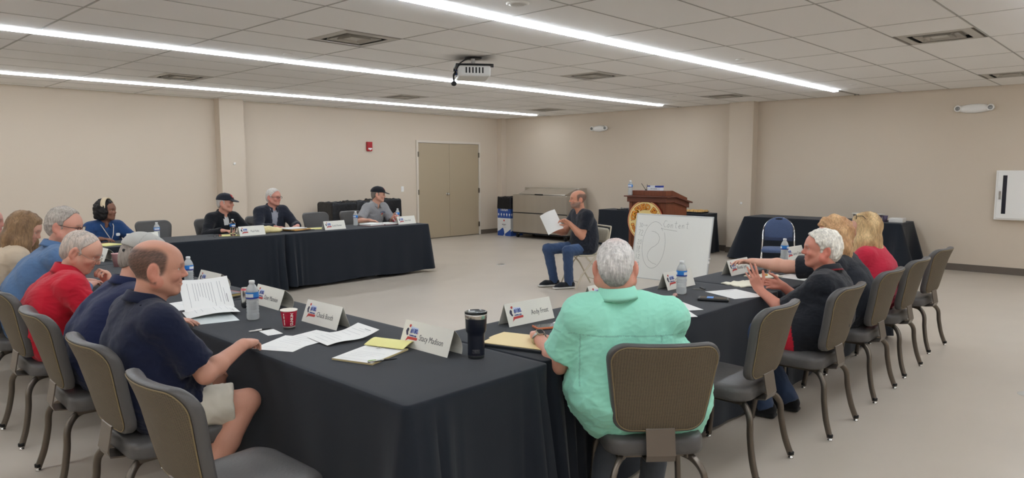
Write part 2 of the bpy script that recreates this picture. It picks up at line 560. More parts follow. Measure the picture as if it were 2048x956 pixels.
def make_person(label, base, sp):
    """sp: dictionary of pose and clothing, positions relative to base"""
    g = sp.get
    P = thing('person', label, 'person', (base[0], base[1], 0))
    vox = g('vox', 0.006); s = g('s', 1.0); yaw = g('yaw', 0.0); fem = g('fem', False)
    f = np.array([math.cos(yaw), math.sin(yaw), 0]); l = np.array([-math.sin(yaw), math.cos(yaw), 0]); u = np.array([0, 0, 1.0])
    L = lambda a: f * a[0] + l * a[1] + u * a[2]            # body frame -> person frame
    hipz = g('hipz', 0.555)
    Pv = L((0, 0, hipz)); hc = np.array(g('hc'), float) if g('hc') is not None else L((0.05, 0, 1.25))
    Mh = head_frame(g('hyaw', yaw), g('hpitch', 0.0), g('hroll', 0.0))
    N = np.array(g('neck'), float) if g('neck') is not None else hc + np.array([-0.055, 0, -0.165]) * s @ np.stack([nrm(Mh[0] * 0.4 + f * 0.6), Mh[1], nrm(Mh[2] * 0.4 + u * 0.6)])
    sw = g('sw', 0.182 if not fem else 0.158) * s
    sl = rot_about(l, u, g('syaw', 0.0)); sl = nrm(sl + u * g('sroll', 0.0))
    sf = np.cross(sl, u)
    SH = N - u * 0.055 * s + (N - hc) * 0.0
    shL, shR = SH + sl * sw, SH - sl * sw
    shL = shL + np.array(g('shL', (0, 0, 0))); shR = shR + np.array(g('shR', (0, 0, 0)))
    bulge = g('bulge', 0.06)
    mid = (Pv + SH) / 2 - f * bulge * 2
    bz = lambda t: Pv * (1 - t) ** 2 + mid * 2 * t * (1 - t) + SH * t * t
    fatness = g('fat', 0.0)
    tr = [(0.0, 0.085, 0.118), (0.22, 0.072, 0.112 + fatness), (0.48, 0.068, 0.112 + fatness * 0.8), (0.74, 0.078, 0.110), (0.93, 0.092, 0.088)]
    if g('hipw'): tr = [(t_, o_ * (g('hipw') if t_ < .3 else 1), r_ * (g('hipw') if t_ < .3 else 1)) for t_, o_, r_ in tr]
    if fem: tr = [(0.0, 0.082, 0.116), (0.22, 0.060, 0.104 + fatness), (0.48, 0.058, 0.102 + fatness), (0.74, 0.066, 0.100), (0.93, 0.078, 0.080)]
    def torso(inf, k=0.06):
        o = []
        for sg in (1, -1):
            pts = []
            for t, off, r in tr:
                ll = nrm(l * (1 - t) + sl * t)
                pts.append((bz(t) + ll * sg * off * s * (sw / (0.182 * s)), r * s + inf))
            for a, b in zip(pts[:-1], pts[1:]):
                o.append(Cap(a[0], b[0], a[1], b[1], k=k))
            sh = shL if sg > 0 else shR
            o.append(Cap(pts[-1][0], sh - sl * sg * 0.02, 0.070 * s + inf, 0.056 * s + inf, k=0.05))
            o.append(Cap(N - u * 0.01 + sl * sg * 0.03, sh + u * 0.012 - sl * sg * 0.015, g('trap', 0.046) * s + inf * 0.7, 0.046 * s + inf * 0.7, k=0.05))
        o.append(Cap(bz(0.1), bz(0.85), 0.09 * s + inf, 0.085 * s + inf, k=0.06))
        if g('belly', 0): o.append(Ell(bz(0.25) + f * (0.055 + g('belly')) , (0.115 * s + inf, 0.135 * s + inf, 0.13 * s + inf), np.stack([f, l, u]), k=0.08))
        if fem or g('bust', 0):
            for sg in (1, -1): o.append(Ell(bz(0.66) + sf * 0.085 + sl * sg * 0.07, (0.058 + inf,) * 3, k=0.05))
        return o
    # ---- limbs
    ua, fa = g('ua', 0.285) * s, g('fa', 0.255) * s
    arms = {}
    for sd, sh in (('L', shL), ('R', shR)):
        sg = 1 if sd == 'L' else -1
        a = g('arm' + sd)
        if a is None: a = dict(w=L((0.36, 0.16 * sg, 0.765)))
        w = np.array(a['w'], float)
        e = ik(sh, w, ua, fa, a.get('pole', L((-0.3, 0.75 * sg, -0.8))))
        d = np.array(a['d'], float) if 'd' in a else nrm((w - e) * 1.0 + f * 0.02 - u * 0.0)
        n = np.array(a.get('n', (0, 0, -1)), float)
        arms[sd] = (sh, e, w, nrm(d), n, a)
    kn = {}; 
    for sd, sg in (('L', 1), ('R', -1)):
        hip = Pv + l * sg * 0.085 * s - u * 0.005
        k = np.array(g('knee' + sd), float) if g('knee' + sd) is not None else L((0.41, 0.12 * sg, 0.535))
        an = np.array(g('ank' + sd), float) if g('ank' + sd) is not None else L((0.40, 0.12 * sg, 0.095))
        td = np.array(g('toe' + sd), float) if g('toe' + sd) is not None else f
        kn[sd] = (hip, k, an, nrm(td * np.array([1, 1, 0])))
    # ---- body: one continuous skin
    shrink = -0.030
    top = g('top', dict(col=(60, 60, 60)))
    B = head_prims(hc, Mh, s * g('hs', 1.0), fem, g('fat', 0) + g('jowl', 0))
    nk = 0.056 * s if not fem else 0.047 * s
    B += [Cap(hc + np.array((-0.022, 0, -0.045)) * s @ Mh, N - u * 0.03, nk * 0.98, nk * 1.12, k=0.03),
          Cap(hc + np.array((0.02, 0, -0.085)) * s @ Mh, N + sf * 0.03 - u * 0.035, nk * 0.55, nk * 0.6, k=0.03)]
    B += torso(shrink)
    B.append(Cap(N - u * 0.03, bz(0.8), nk * .9, 0.045 * s, k=0.03))
    thin = g('thin', 1.0)
    for sd in 'LR':
        sh, e, w, d, n, a = arms[sd]
        m = e * 0.72 + w * 0.28
        B += [Cap(sh, e, 0.046 * s * thin, 0.039 * s * thin, k=0.02), Cap(e, m, 0.039 * s * thin, 0.042 * s * thin, k=0.02), Cap(m, w, 0.042 * s * thin, 0.0265 * s, k=0.02),
              Cap(w - nrm(w - m) * 0.02, w + d * 0.02, 0.0255 * s, 0.022 * s, k=0.015)]
        B += hand_prims(w, d, n, sd, a.get('curl', (18, 22, 26, 30)), a.get('thumb', 0.0), s * (0.98 if not fem else 0.9), a.get('spread', 3))
        hip, k, an, td = kn[sd]
        B += [Cap(hip, k, 0.070 * s, 0.056 * s, k=0.03), Cap(k, k * 0.65 + an * 0.35, 0.054 * s, 0.056 * s, k=0.02), Cap(k * 0.65 + an * 0.35, an, 0.056 * s, 0.036 * s, k=0.02),
              Cap(an - u * 0.03, an + td * 0.13 - u * 0.055, 0.034 * s, 0.024 * s, k=0.03)]
    skin = np.array(lin(g('skin', (205, 150, 125))))
    hcol = np.array(lin(g('hair_col', (120, 115, 110))))
    browc = np.array(lin(g('brow', (110, 100, 92))))
    lipc = skin * np.array(g('lip', (0.80, 0.58, 0.58)))
    scalp = g('scalp'); beard = g('beard')
    def skin_col(v, Nn):
        c = np.tile(skin, (len(v), 1))
        mot = wavy(v, 11, 38, 6)
        c *= (1 + 0.06 * mot)[:, None]
        q = (v - hc) @ Mh.T / s
        x, y, z = q[:, 0], q[:, 1], q[:, 2]
        inh = (np.sqrt((q * q).sum(1)) < 0.155)
        red = np.exp(-((x - 0.105) ** 2 + y ** 2 + (z + 0.03) ** 2) / 0.0006) + 0.8 * np.exp(-((x - 0.078) ** 2 + (np.abs(y) - 0.042) ** 2 + (z + 0.035) ** 2) / 0.0007) + 1.0 * ((np.abs(y) > 0.078) & (z < 0.03))
        red = np.clip(red, 0, 1) * inh * g('ruddy', 0.6)
        c *= 1 - red[:, None] * np.array((0.0, 0.22, 0.22))
        def mix(w, col):
            nonlocal c
            w = np.clip(w, 0, 1)[:, None]; c = c * (1 - w) + np.asarray(col) * w
        lips = np.exp(-(np.maximum(np.abs(y) - 0.020, 0) / 0.004) ** 2) * smoothstep(0.080, 0.086, x) * np.exp(-(np.maximum(np.abs(z + 0.0635) - 0.0055 * (1.25 - np.abs(y) / 0.026), 0) / 0.0022) ** 2) * inh
        mix(lips * 0.75, lipc)
        brow = np.exp(-((z - 0.0235 + 8.0 * (np.abs(y) - 0.026) ** 2) / 0.0045) ** 2) * ((np.abs(y) > 0.010) & (np.abs(y) < 0.047)) * (x > 0.06) * inh
        mix(brow * 0.55, browc)
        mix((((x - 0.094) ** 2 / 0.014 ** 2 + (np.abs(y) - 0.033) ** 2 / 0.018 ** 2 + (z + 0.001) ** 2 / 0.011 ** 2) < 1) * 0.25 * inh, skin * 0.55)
        if beard is not None:
            bw = smoothstep(-0.030, -0.052, z - 0.25 * np.maximum(0.03 - x, 0)) * (x > -0.012) * inh * (1 - lips) * smoothstep(-0.128, -0.112, z)
            bw *= 1 - np.exp(-((z + 0.05) ** 2 / 0.0001 + (np.abs(y) - 0.045) ** 2 / 0.0002))
            mix(bw * (0.75 + 0.2 * wavy(v, 5, 700, 4)), lin(beard))
        if scalp is not None:
            mix(scalp(x, y, z) * inh * (0.85 + 0.15 * wavy(v, 9, 600, 4)), hcol)
        return c
    sdf_obj('body', B, vox, M_skin, P, skin_col)
    # ---- upper clothing
    tc = np.array(lin(top['col'])); inf = top.get('inf', 0.012); kind = top.get('kind', 'polo')
    T = torso(inf)
    hemz = top.get('hem', hipz - 0.09)
    sleeve = top.get('sleeve', 'short')
    for sd in 'LR':
        sh, e, w, d, n, a = arms[sd]
        if sleeve == 'short':
            q = sh + (e - sh) * top.get('slen', 0.66); ax = nrm(e - sh)
            T.append(Cap(sh, q + ax * 0.02, 0.056 * s + inf, top.get('srad', 0.056) * s + inf, k=0.035, clip=[(q, ax)]))
        else:
            ax = nrm(w - e); q = w - ax * 0.012
            T += [Cap(sh, e, 0.054 * s + inf, 0.046 * s + inf, k=0.035), Cap(e, w, 0.045 * s + inf, 0.028 * s + inf, k=0.03, clip=[(q, ax)])]
    if g('lap', True):
        for sd in 'LR':
            hip, k, an, td = kn[sd]
            T.append(Cap(hip, hip + (k - hip) * top.get('lapf', 0.22), 0.088 * s + inf * 0.8, 0.082 * s + inf * 0.5, k=0.05))
    nd = nrm(hc + np.array((-0.02, 0, -0.06)) @ Mh - N)
    nr = nk * 1.04 + 0.008
    if kind in ('polo', 'button', 'jacket'):
        ch = top.get('colh', 0.044)
        nd = nrm(nd + u * 0.8); cb = N + nd * top.get('colz', 0.014); fw_ = nrm(sf - nd * (sf @ nd)); lf_ = np.cross(nd, fw_)
        rings = []; th0 = top.get('colgap', 0.30)
        for th in np.linspace(th0, 2 * PI - th0, 33):
            fr = max(math.cos(th), 0) ** 1.5
            rd = fw_ * math.cos(th) + lf_ * math.sin(th)
            R0 = nr + 0.002 + 0.010 * fr; dz = -0.034 * fr - 0.004 * math.cos(th)
            tip = 0.020 * max(0, 1 - abs(abs(th - PI) - (PI - th0)) / 0.5)
            pr = [(0, -0.012), (0.000, ch * 0.8), (0.003, ch), (0.008, ch * 0.97), (0.021 + tip * 0.3, ch * 0.30 - tip * 0.6), (0.028 + tip * 0.5, ch * 0.02 - tip), (0.022 + tip * 0.4, ch * 0.05 - tip), (0.008, ch * 0.6), (0.005, -0.012)]
            rings.append([cb + rd * (R0 + a_) + nd * (b_ + dz) for a_, b_ in pr])
        mbc = MB(); mbc.loft(rings, 0, True, True)
        mec = mbc.mesh('collar'); ccol = np.array(lin(top.get('ccol', top['col']))); trim = top.get('trim')
        cc = np.tile(ccol, (len(mec.vertices), 1))
        if trim: cc[5:len(rings) * 9:9] = lin(trim)
        ca = mec.color_attributes.new('Col', 'FLOAT_COLOR', 'POINT')
        ca.data.foreach_set('color', np.concatenate([cc, np.ones((len(cc), 1))], 1).astype(np.float32).ravel())
        obj('collar', mec, M_cloth, P)
    T.append(Cap(N - nd * 0.03 + sf * 0.012, N + nd * 0.12, nr - 0.002, nr + 0.012, k=0.006, op='s'))
    if top.get('vneck', 0):
        vn = top['vneck']
        T.append(Cap(N + sf * 0.05 + nd * 0.02, N + sf * (0.06 + vn * 0.45) - u * vn, 0.040, 0.012, k=0.008, op='s'))
    T.append(Box(Pv + u * (hemz - hipz + 2.0), (3, 3, 2.0), rr=0.004, k=0.006, op='i'))
    seedn = g('seed', 3)
    wr = top.get('wr', 0.011)
    arms_ = arms
    def fold(v, Nn):
        t = np.clip((v[:, 2] - hipz) / max(SH[2] - hipz, 0.2), 0, 1)
        a = wavy(v, seedn, 30, 5, (1, 1, 0.8)); b = wavy(v, seedn + 1, 66, 5, (0.6, 0.6, 1.4))
        amp = 0.55 + 0.9 * np.exp(-((t - 0.1) / 0.25) ** 2)
        for sd in 'LR':
            sh, e, w, d, n, aa = arms_[sd]
            amp = amp + 0.8 * np.exp(-(((v - e) ** 2).sum(1)) / 0.012) + 0.8 * np.exp(-(((v - sh + u * 0.09) ** 2).sum(1)) / 0.012)
        ridge = (1 - np.abs(a)) ** 2 - 0.4
        c3 = wavy(v + 0.02 * a[:, None], seedn + 2, 120, 5, (0.5, 0.5, 1.6))
        return wr * amp * (0.60 * ridge + 0.34 * b + 0.22 * (1 - np.abs(c3)) ** 3)
    cf = top.get('colf')
    def top_col(v, Nn):
        c = np.tile(tc, (len(v), 1)) * (1 + 0.05 * wavy(v, seedn + 7, 9, 4))[:, None]
        if cf is not None: c = cf(v, Nn, c, dict(N=N, sf=sf, sl=sl, hc=hc, Pv=Pv, f=f, l=l, arms=arms, SH=SH, nd=nd))
        return c
    cv = max(vox * 1.1, 0.0055)
    sdf_obj(top.get('name', 'shirt'), T, cv, M_cloth, P, top_col, fold)
    # ---- lower clothing
    bot = g('bot', dict(col=(40, 48, 70)))
    inf2 = 0.012
    Q = [Cap(Pv + l * 0.075 * s + u * 0.07, Pv + l * 0.085 * s, 0.105 * s, 0.112 * s, k=0.05), Cap(Pv - l * 0.075 * s + u * 0.07, Pv - l * 0.085 * s, 0.105 * s, 0.112 * s, k=0.05)]
    for sd in 'LR':
        hip, k, an, td = kn[sd]
        if bot.get('shorts'):
            q = hip + (k - hip) * bot.get('len', 0.62); ax = nrm(k - hip)
            Q.append(Cap(hip, q + ax * 0.02, 0.094 * s, 0.090 * s, k=0.04, clip=[(q, ax)]))
        else:
            q = an + nrm(k - an) * -0.02; ax = nrm(an - k)
            Q += [Cap(hip, k, 0.086 * s, 0.070 * s, k=0.04), Cap(k, an + ax * 0.05, 0.070 * s, bot.get('cuff', 0.056) * s, k=0.03, clip=[(q + ax * 0.03, ax)])]
    Q.append(Box(Pv + u * 0.02, (3, 3, 0.62), rr=0.004, k=0.006, op='i'))
    bc = np.array(lin(bot['col'])); bf = bot.get('colf')
    def fold2(v, Nn):
        a = wavy(v, seedn + 20, 46, 5); b = wavy(v, seedn + 21, 100, 4)
        return bot.get('wr', 0.010) * (0.5 * ((1 - np.abs(a)) ** 2 - 0.4) + 0.25 * b)
    def bot_col(v, Nn):
        c = np.tile(bc, (len(v), 1)) * (1 + 0.07 * wavy(v, seedn + 30, 14, 4))[:, None]
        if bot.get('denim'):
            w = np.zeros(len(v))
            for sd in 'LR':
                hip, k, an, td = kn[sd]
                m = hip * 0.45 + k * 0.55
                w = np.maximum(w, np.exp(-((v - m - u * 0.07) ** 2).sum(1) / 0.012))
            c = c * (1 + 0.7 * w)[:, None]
        return c
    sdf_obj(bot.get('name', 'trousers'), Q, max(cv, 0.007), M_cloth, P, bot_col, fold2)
    # ---- shoes
    shoe = g('shoe', dict(col=(30, 30, 32), sole=(60, 58, 55)))
    if shoe:
        for sd in 'LR':
            hip, k, an, td = kn[sd]
            z0 = an[2] - 0.095
            side = np.cross(u, td)
            heel = an - td * 0.035; heel = np.array([heel[0], heel[1], z0 + 0.045]); ball = an + td * 0.115; ball = np.array([ball[0], ball[1], z0 + 0.036])
            toe = an + td * 0.175; toe = np.array([toe[0], toe[1], z0 + 0.028])
            A = np.stack([td, side, u])
            H = [Cap(heel, ball, 0.040, 0.044, k=0.03), Cap(ball, toe, 0.044, 0.030, k=0.03), Cap(heel + u * 0.01, an + td * 0.005 + u * 0.005, 0.038, 0.043, k=0.03),
                 Box((heel + toe) / 2 * np.array([1, 1, 0]) + u * (z0 + 0.012), (0.150, 0.043, 0.012), A, rr=0.012, k=0.012),
                 Cap(an - u * 0.01, an + u * 0.12, 0.038, k=0.01, op='s'), Box(np.array([an[0], an[1], z0 + 1.0]), (3, 3, 1.0), rr=0.002, k=0.004, op='i')]
            sc, so = np.array(lin(shoe['col'])), np.array(lin(shoe['sole']))
            sdf_obj('shoe', H, 0.006, M_cloth, P, lambda v, Nn: np.where((v[:, 2] < z0 + 0.024)[:, None], so, sc))
    # ---- hair
    W = lambda p: hc + (np.asarray(p, float) * s) @ Mh
    hair = g('hair')
    if hair:
        H = hair(W, Mh, s, N, sf, sl, u)
        hv = g('hvox', max(vox * 0.8, 0.004))
        ha = g('hamp', 0.003); hst = g('hst', (1, 1, 0.2)); hf_ = g('hfreq', 230)
        hc2 = np.array(lin(g('hair_col2', g('hair_col', (120, 115, 110)))))
        def hd(v, Nn):
            q = (v - hc) @ Mh.T
            return ha * (wavy(q, seedn + 40, hf_, 6, hst) + 0.8 * wavy(q, seedn + 41, hf_ * 0.35, 4, hst))
        def hcf(v, Nn):
            q = (v - hc) @ Mh.T
            w = 0.5 + 0.5 * wavy(q, seedn + 42, hf_ * 0.45, 5, hst)
            return hcol * (1 - w[:, None]) + hc2 * w[:, None]
        sdf_obj('hair', H, hv, M_hair, P, g('hair_colf') and (lambda v, Nn: g('hair_colf')(v, Nn, (v - hc) @ Mh.T / s, hcf(v, Nn))) or hcf, hd)
    # ---- eyes
    if g('eyes', True):
        for sg in (1, -1):
            mb = MB(); r = 0.0125 * s
            Mx = frame(W((0.0748, sg * 0.0325, -0.001)), Mh[1], Mh[2])      # z axis = forward
            prof = [(0.0001, -r)] + [(r * math.sin(a), -r * math.cos(a)) for a in np.linspace(0.35, PI - 0.5, 9)]
            prof += [(r * math.sin(0.42), r * math.cos(0.42)), (r * math.sin(0.2), r * math.cos(0.2)), (0.0001, r)]
            mb.lathe(prof, 14, 0, True, Mx, mis=[0] * (len(prof) - 4) + [0, 1, 1, 1])
            obj('eye', mb, [M_eyew, M_iris], P)
    # ---- glasses
    gl = g('glasses')
    if gl:
        mb = MB(); mb2 = MB()
        fm = M_gmetal if gl.get('metal') else M_gframe
        dz = gl.get('dz', 0.0); dx = gl.get('dx', 0.0)
        for sg in (1, -1):
            out = rrect(0.046 * s, gl.get('h', 0.032) * s, 0.012 * s, 4)
            ctr = (0.108 + dx, sg * 0.033, -0.003 + dz)
            pts = [W((ctr[0] - 0.25 * abs(a / s) * 0.3, ctr[1] + a / s, ctr[2] + b / s)) for a, b in out]
            mb.tube(pts + [pts[0]], gl.get('r', 0.0014), 6, 0)
            mb2.add(pts, [list(range(len(pts)))], 0)
            mb.tube([W((ctr[0] - 0.006, sg * 0.056, ctr[2] + 0.008)), W((0.06 + dx, sg * 0.076, ctr[2] + 0.008)), W((-0.005, sg * 0.083, 0.010 + dz * 0.6)), W((-0.03, sg * 0.083, -0.006 + dz * 0.6))], gl.get('r', 0.0014), 6, 0)
        mb.tube([W((0.109 + dx, 0.010, 0.003 + dz)), W((0.112 + dx, 0, 0.006 + dz)), W((0.109 + dx, -0.010, 0.003 + dz))], gl.get('r', 0.0014), 6, 0)
        go = obj('glasses', mb, fm, P)
        if not gl.get('nolens'):
            obj('lens', mb2, M_lens, go)
    # ---- wristwatch
    for sd in 'LR':
        sh, e, w, d, n, a = arms[sd]
        wt = a.get('watch')
        if wt:
            ax = nrm(w - e); c = w - ax * 0.022; r = 0.031 * s
            mb = MB(); dn = nrm(-n + ax * (n @ ax)); sdv = np.cross(ax, dn)
            ring = [c + (dn * math.cos(t) + sdv * math.sin(t)) * r for t in np.linspace(0, 2 * PI, 25)]
            mb.tube(ring, 1.0, mi=0, sect=[(0.0015, -0.010), (0.0015, 0.010), (-0.0015, 0.010), (-0.0015, -0.010)], up=tuple(ax * 1.0), smooth=False, caps=False) if False else mb.tube(ring, 0.0075, 8, 0, caps=False)
            Mx = frame(c + dn * (r + 0.004), sdv, ax)
            fc = MB()
            fc.prism(rrect(0.034, 0.040, 0.009, 4), -0.005, 0.005, 0, Mx); fc.prism(rrect(0.028, 0.033, 0.007, 4), 0.005, 0.0056, 1, Mx)
            wo = obj('wristwatch', mb, wt.get('band', M_watchblk), P)
            obj('watch_face', fc, [wt.get('case', M_steel), M_watchblk], wo)
    info = dict(P=P, hc=hc, Mh=Mh, N=N, SH=SH, arms=arms, kn=kn, sf=sf, sl=sl, f=f, l=l, W=W, Pv=Pv)
    return info

# hair builders ------------------------------------------------
def hair_short(t=0.008, front=0.066, top=0.088, nape=-0.080, burn=True, back=-0.055):
    def H(W, M, s, N, sf, sl, u):
        dx, dz = back - front, nape - top
        n = np.array([-dz, 0, dx]); n = n / np.linalg.norm(n)
        n = n if n[0] > 0 else -n
        c = (W((front, 0, top)), n @ M)
        o = [Ell(W((-0.014, 0, 0.032)), np.array((0.100 + t, 0.077 + t * 0.8, 0.086 + t)) * s, M, k=0.01, clip=[c]),
             Ell(W((0.030, 0, 0.036)), np.array((0.058 + t, 0.062 + t, 0.056 + t)) * s, M, k=0.02, clip=[c]),
             Ell(W((-0.055, 0, -0.02)), np.array((0.056 + t, 0.062 + t * 0.6, 0.075)) * s, M, k=0.03, clip=[c])]
        if burn:
            for sg in (1, -1): o.append(Ell(W((0.012, sg * 0.071, 0.004)), np.array((0.012, 0.006, 0.026)) * s, M, k=0.01))
        o.append(Ell(W((-0.012, 0.088, -0.014)), np.array((0.018, 0.014, 0.032)) * s, M, k=0.006, op='s'))
        o.append(Ell(W((-0.012, -0.088, -0.014)), np.array((0.018, 0.014, 0.032)) * s, M, k=0.006, op='s'))
        return o
    return H
# ------------------------------------------------------------ room shell
RX, RY, RZ = 12.56, 12.26, 2.765
M_wall = mat('wall_paint', (203, 190, 173), rough=0.75, bump=0.12, bscale=160, spec=0.25)
M_trimp = mat('trim_paint', (206, 197, 184), rough=0.45)
M_base = mat('vinyl_base', (98, 89, 80), rough=0.5)
M_tile = mat('ceiling_tile', (244, 243, 241), rough=0.95, bump=0.35, bscale=320, var=0.02, vscale=300, spec=0.1)
M_tee = mat('ceiling_tee', (178, 176, 172), rough=0.6)
M_led = mat('led_diffuser', (238, 246, 255), rough=0.5, emit=LIGHT_STRENGTH)
M_white = mat('white_enamel', (232, 231, 227), rough=0.4)
M_steel = mat('steel', (190, 188, 182), rough=0.25, metal=1.0)
M_dark = mat('dark_gap', (14, 15, 20), rough=0.8)
M_ventm = mat('vent_enamel', (190, 187, 180), rough=0.5)

M_floor = mat('polished_floor', (188, 178, 165), rough=0.30, var=.05, vscale=1.2, spec=0.45)
X0, Y0 = -4.0, -4.0
struct('floor', MB().box(X0 - .2, Y0 - .2, -0.1, RX + .2, RY + .2, 0), M_floor)
DX0, DX1, DH = 9.93, 11.76, 2.135
w = MB(); w.box(X0, RY, 0, DX0 - .05, RY + .15, RZ); w.box(DX1 + .05, RY, 0, RX + .15, RY + .15, RZ); w.box(DX0 - .05, RY, DH + .05, DX1 + .05, RY + .15, RZ)
struct('wall_left', w, M_wall)
struct('wall_right', MB().box(RX, Y0, 0, RX + .15, RY, RZ), M_wall)
struct('wall_rear', MB().box(X0, Y0 - .15, 0, RX, Y0, RZ), M_wall)
struct('wall_side', MB().box(X0 - .15, Y0, 0, X0, RY, RZ), M_wall)
struct('column_left', MB().box(5.47, 12.06, 0, 5.90, RY, RZ), M_wall)
struct('column_right', MB().box(12.36, 5.74, 0, RX, 6.20, RZ), M_wall)
struct('column_corner', MB().box(12.40, 12.10, 0, RX, RY, RZ), M_wall)
b = MB(); bh = 0.105
for a0, a1, yy in ((X0, 5.46, RY), (5.91, DX0 - .06, RY), (DX1 + .06, 12.40, RY)): b.box(a0, yy - .008, 0, a1, yy, bh)
b.box(5.462, 12.052, 0, 5.908, 12.06, bh)
struct('baseboard_left', b, M_base)
b = MB()
for a0, a1 in ((Y0, 5.73), (6.21, 12.09)): b.box(RX - .008, a0, 0, RX, a1, bh)
b.box(12.352, 5.732, 0, 12.36, 6.208, bh)
struct('baseboard_right', b, M_base)

# double door: frame, two leaves, hinges and a knob
M_door = mat('door_paint', (166, 151, 127), rough=0.5, bump=0.05, bscale=200)
d = thing('door_1', None, None, (0, 0, 0)); d['kind'] = 'structure'
fr = MB()
fr.box(DX0 - .05, RY - .03, 0, DX0, RY + .12, DH + .05); fr.box(DX1, RY - .03, 0, DX1 + .05, RY + .12, DH + .05); fr.box(DX0, RY - .03, DH, DX1, RY + .12, DH + .05)
fr.box(DX0, RY + .06, 0, DX1, RY + .12, DH, 1)
obj('door_frame', fr, [M_trimp, M_dark], d)
mid = (DX0 + DX1) / 2
for a, c in ((DX0 + .004, mid - .002), (mid + .003, DX1 - .004)):
    obj('door_leaf', MB().box(a, RY - .012, 0.012, c, RY + .03, DH - .006, c=.002), M_door, d)
M_hinge = mat('hinge_metal', (120, 114, 104), rough=0.35, metal=0.9)
for hx in (DX0 - .004, DX1 + .004):
    for hz in (0.25, 1.05, 1.88):
        h = MB(); h.tube([(hx, RY - .022, hz - .06), (hx, RY - .022, hz + .06)], .009, 8); h.box(hx - .018, RY - .032, hz - .055, hx + .018, RY - .014, hz + .055)
        obj('hinge', h, M_hinge, d)
k = MB(); Mk = frame((mid - .075, RY - .012, 0.99), (1, 0, 0), (0, 0, 1))
k.lathe([(.034, 0), (.034, .006), (.013, .012), (.012, .034), (.027, .044), (.030, .058), (.022, .070), (.0001, .074)], 20, 0, True, Mk)
obj('door_knob', k, M_steel, d)

# ceiling: T grid and lay-in tiles, laid round the three light slots
cl = MB().box(X0, Y0, RZ + .03, RX, RY, RZ + .1)
ceil = struct('ceiling', cl, M_tee)
TX, TY = 1.22, 0.66
XL = [5.41 + TX * i for i in range(-8, 6)] + [RX]
XL = [X0] + [x for x in XL if x > X0 + .05]
YS = [0.75, 4.05, 7.35, 10.70, -2.55]
YL = [Y0] + [4.05 + TY * i for i in range(-12, 10)] + [10.70] + [10.70 + TY * i for i in (1, 2)] + [RY]
YL = sorted(y for y in set(round(v, 3) for v in YL) if Y0 <= y <= RY)
END = {0.75: 11.6, 4.05: 11.56, 7.35: 11.86, 10.70: 12.06, -2.55: 11.6}
HW = 0.043
tee = MB(); cache = {}; far = MB()
def tile_mesh(wx, wy):
    kx = (round(wx, 3), round(wy, 3))
    if kx not in cache:
        cache[kx] = MB().box(0, 0, 0, wx, wy, .018, c=.004).mesh('tile'); cache[kx].materials.append(M_tile)
    return cache[kx]
vent_tiles = [(vx, vy) for vx in (3.885, 7.545, 11.205) for vy in (1.74, 5.70, 9.68) if (vx, vy) != (3.885, 1.74)]
for i in range(len(XL) - 1):
    for j in range(len(YL) - 1):
        x0, x1, y0, y1 = XL[i], XL[i + 1], YL[j], YL[j + 1]
        lo = hi = .008
        for ys in YS:
            e = END[ys]
            if x0 < e:
                if abs(y0 - ys) < .02: lo = HW + .004
                if abs(y1 - ys) < .02: hi = HW + .004
        xs = [(x0 + .008, x1 - .008)]
        for vx, vy in vent_tiles:
            if x0 < vx < x1 and y0 < vy < y1:
                xs = [(x0 + .006, vx - .3)] if vx - .3 - x0 > .15 else []
                if x1 - (vx + .3) > .15: xs.append((vx + .3, x1 - .006))
        for a, c in xs:
            if c - a < .03 or y1 - hi - y0 - lo < .03: continue
            if x1 > 0.4 and y1 > 0.4:
                t = bpy.data.objects.new('tile', tile_mesh(c - a, y1 - hi - y0 - lo)); COL.objects.link(t); t.parent = ceil
                t.location = (a, y0 + lo, RZ)
            else:
                far.box(a, y0 + lo, RZ, c, y1 - hi, RZ + .018)
ft = obj('tile_field', far, M_tile, ceil); ft['kind'] = 'stuff'
for x in XL[1:-1]: tee.box(x - .0075, Y0, RZ - .001, x + .0075, RY, RZ + .03)
for y in YL[1:-1]: tee.box(X0, y - .005, RZ - .001, RX, y + .005, RZ + .03)
obj('ceiling_grid', tee, M_tee, ceil)

LN = {4.05: 'recessed linear light strip nearest the camera, over the open middle of the room', 7.35: 'recessed linear light strip in the middle, passing behind the projector', 10.70: 'recessed linear light strip closest to the wall with the double door', 0.75: 'recessed linear light strip above the mint-shirted man, out of frame', -2.55: 'recessed linear light strip at the back of the room behind the camera'}
for ys in YS:
    e = END[ys]
    t = thing('ceiling_light', LN[ys], 'ceiling light', (0, ys, RZ), 0, 'linear ceiling lights')
    obj('housing', MB().box(X0, -HW, .012, e, HW, .03).box(X0, -HW - .002, -.002, e, -HW + .004, .02).box(X0, HW - .004, -.002, e, HW + .002, .02), M_white, t)
    ld = MB(); n = 6
    for q in range(n):
        a = X0 + (e - X0) * q / n; c = X0 + (e - X0) * (q + 1) / n
        ld.box(a, -HW + .005, -.022, c, HW - .005, .011)
    obj('diffuser', ld, M_led, t)

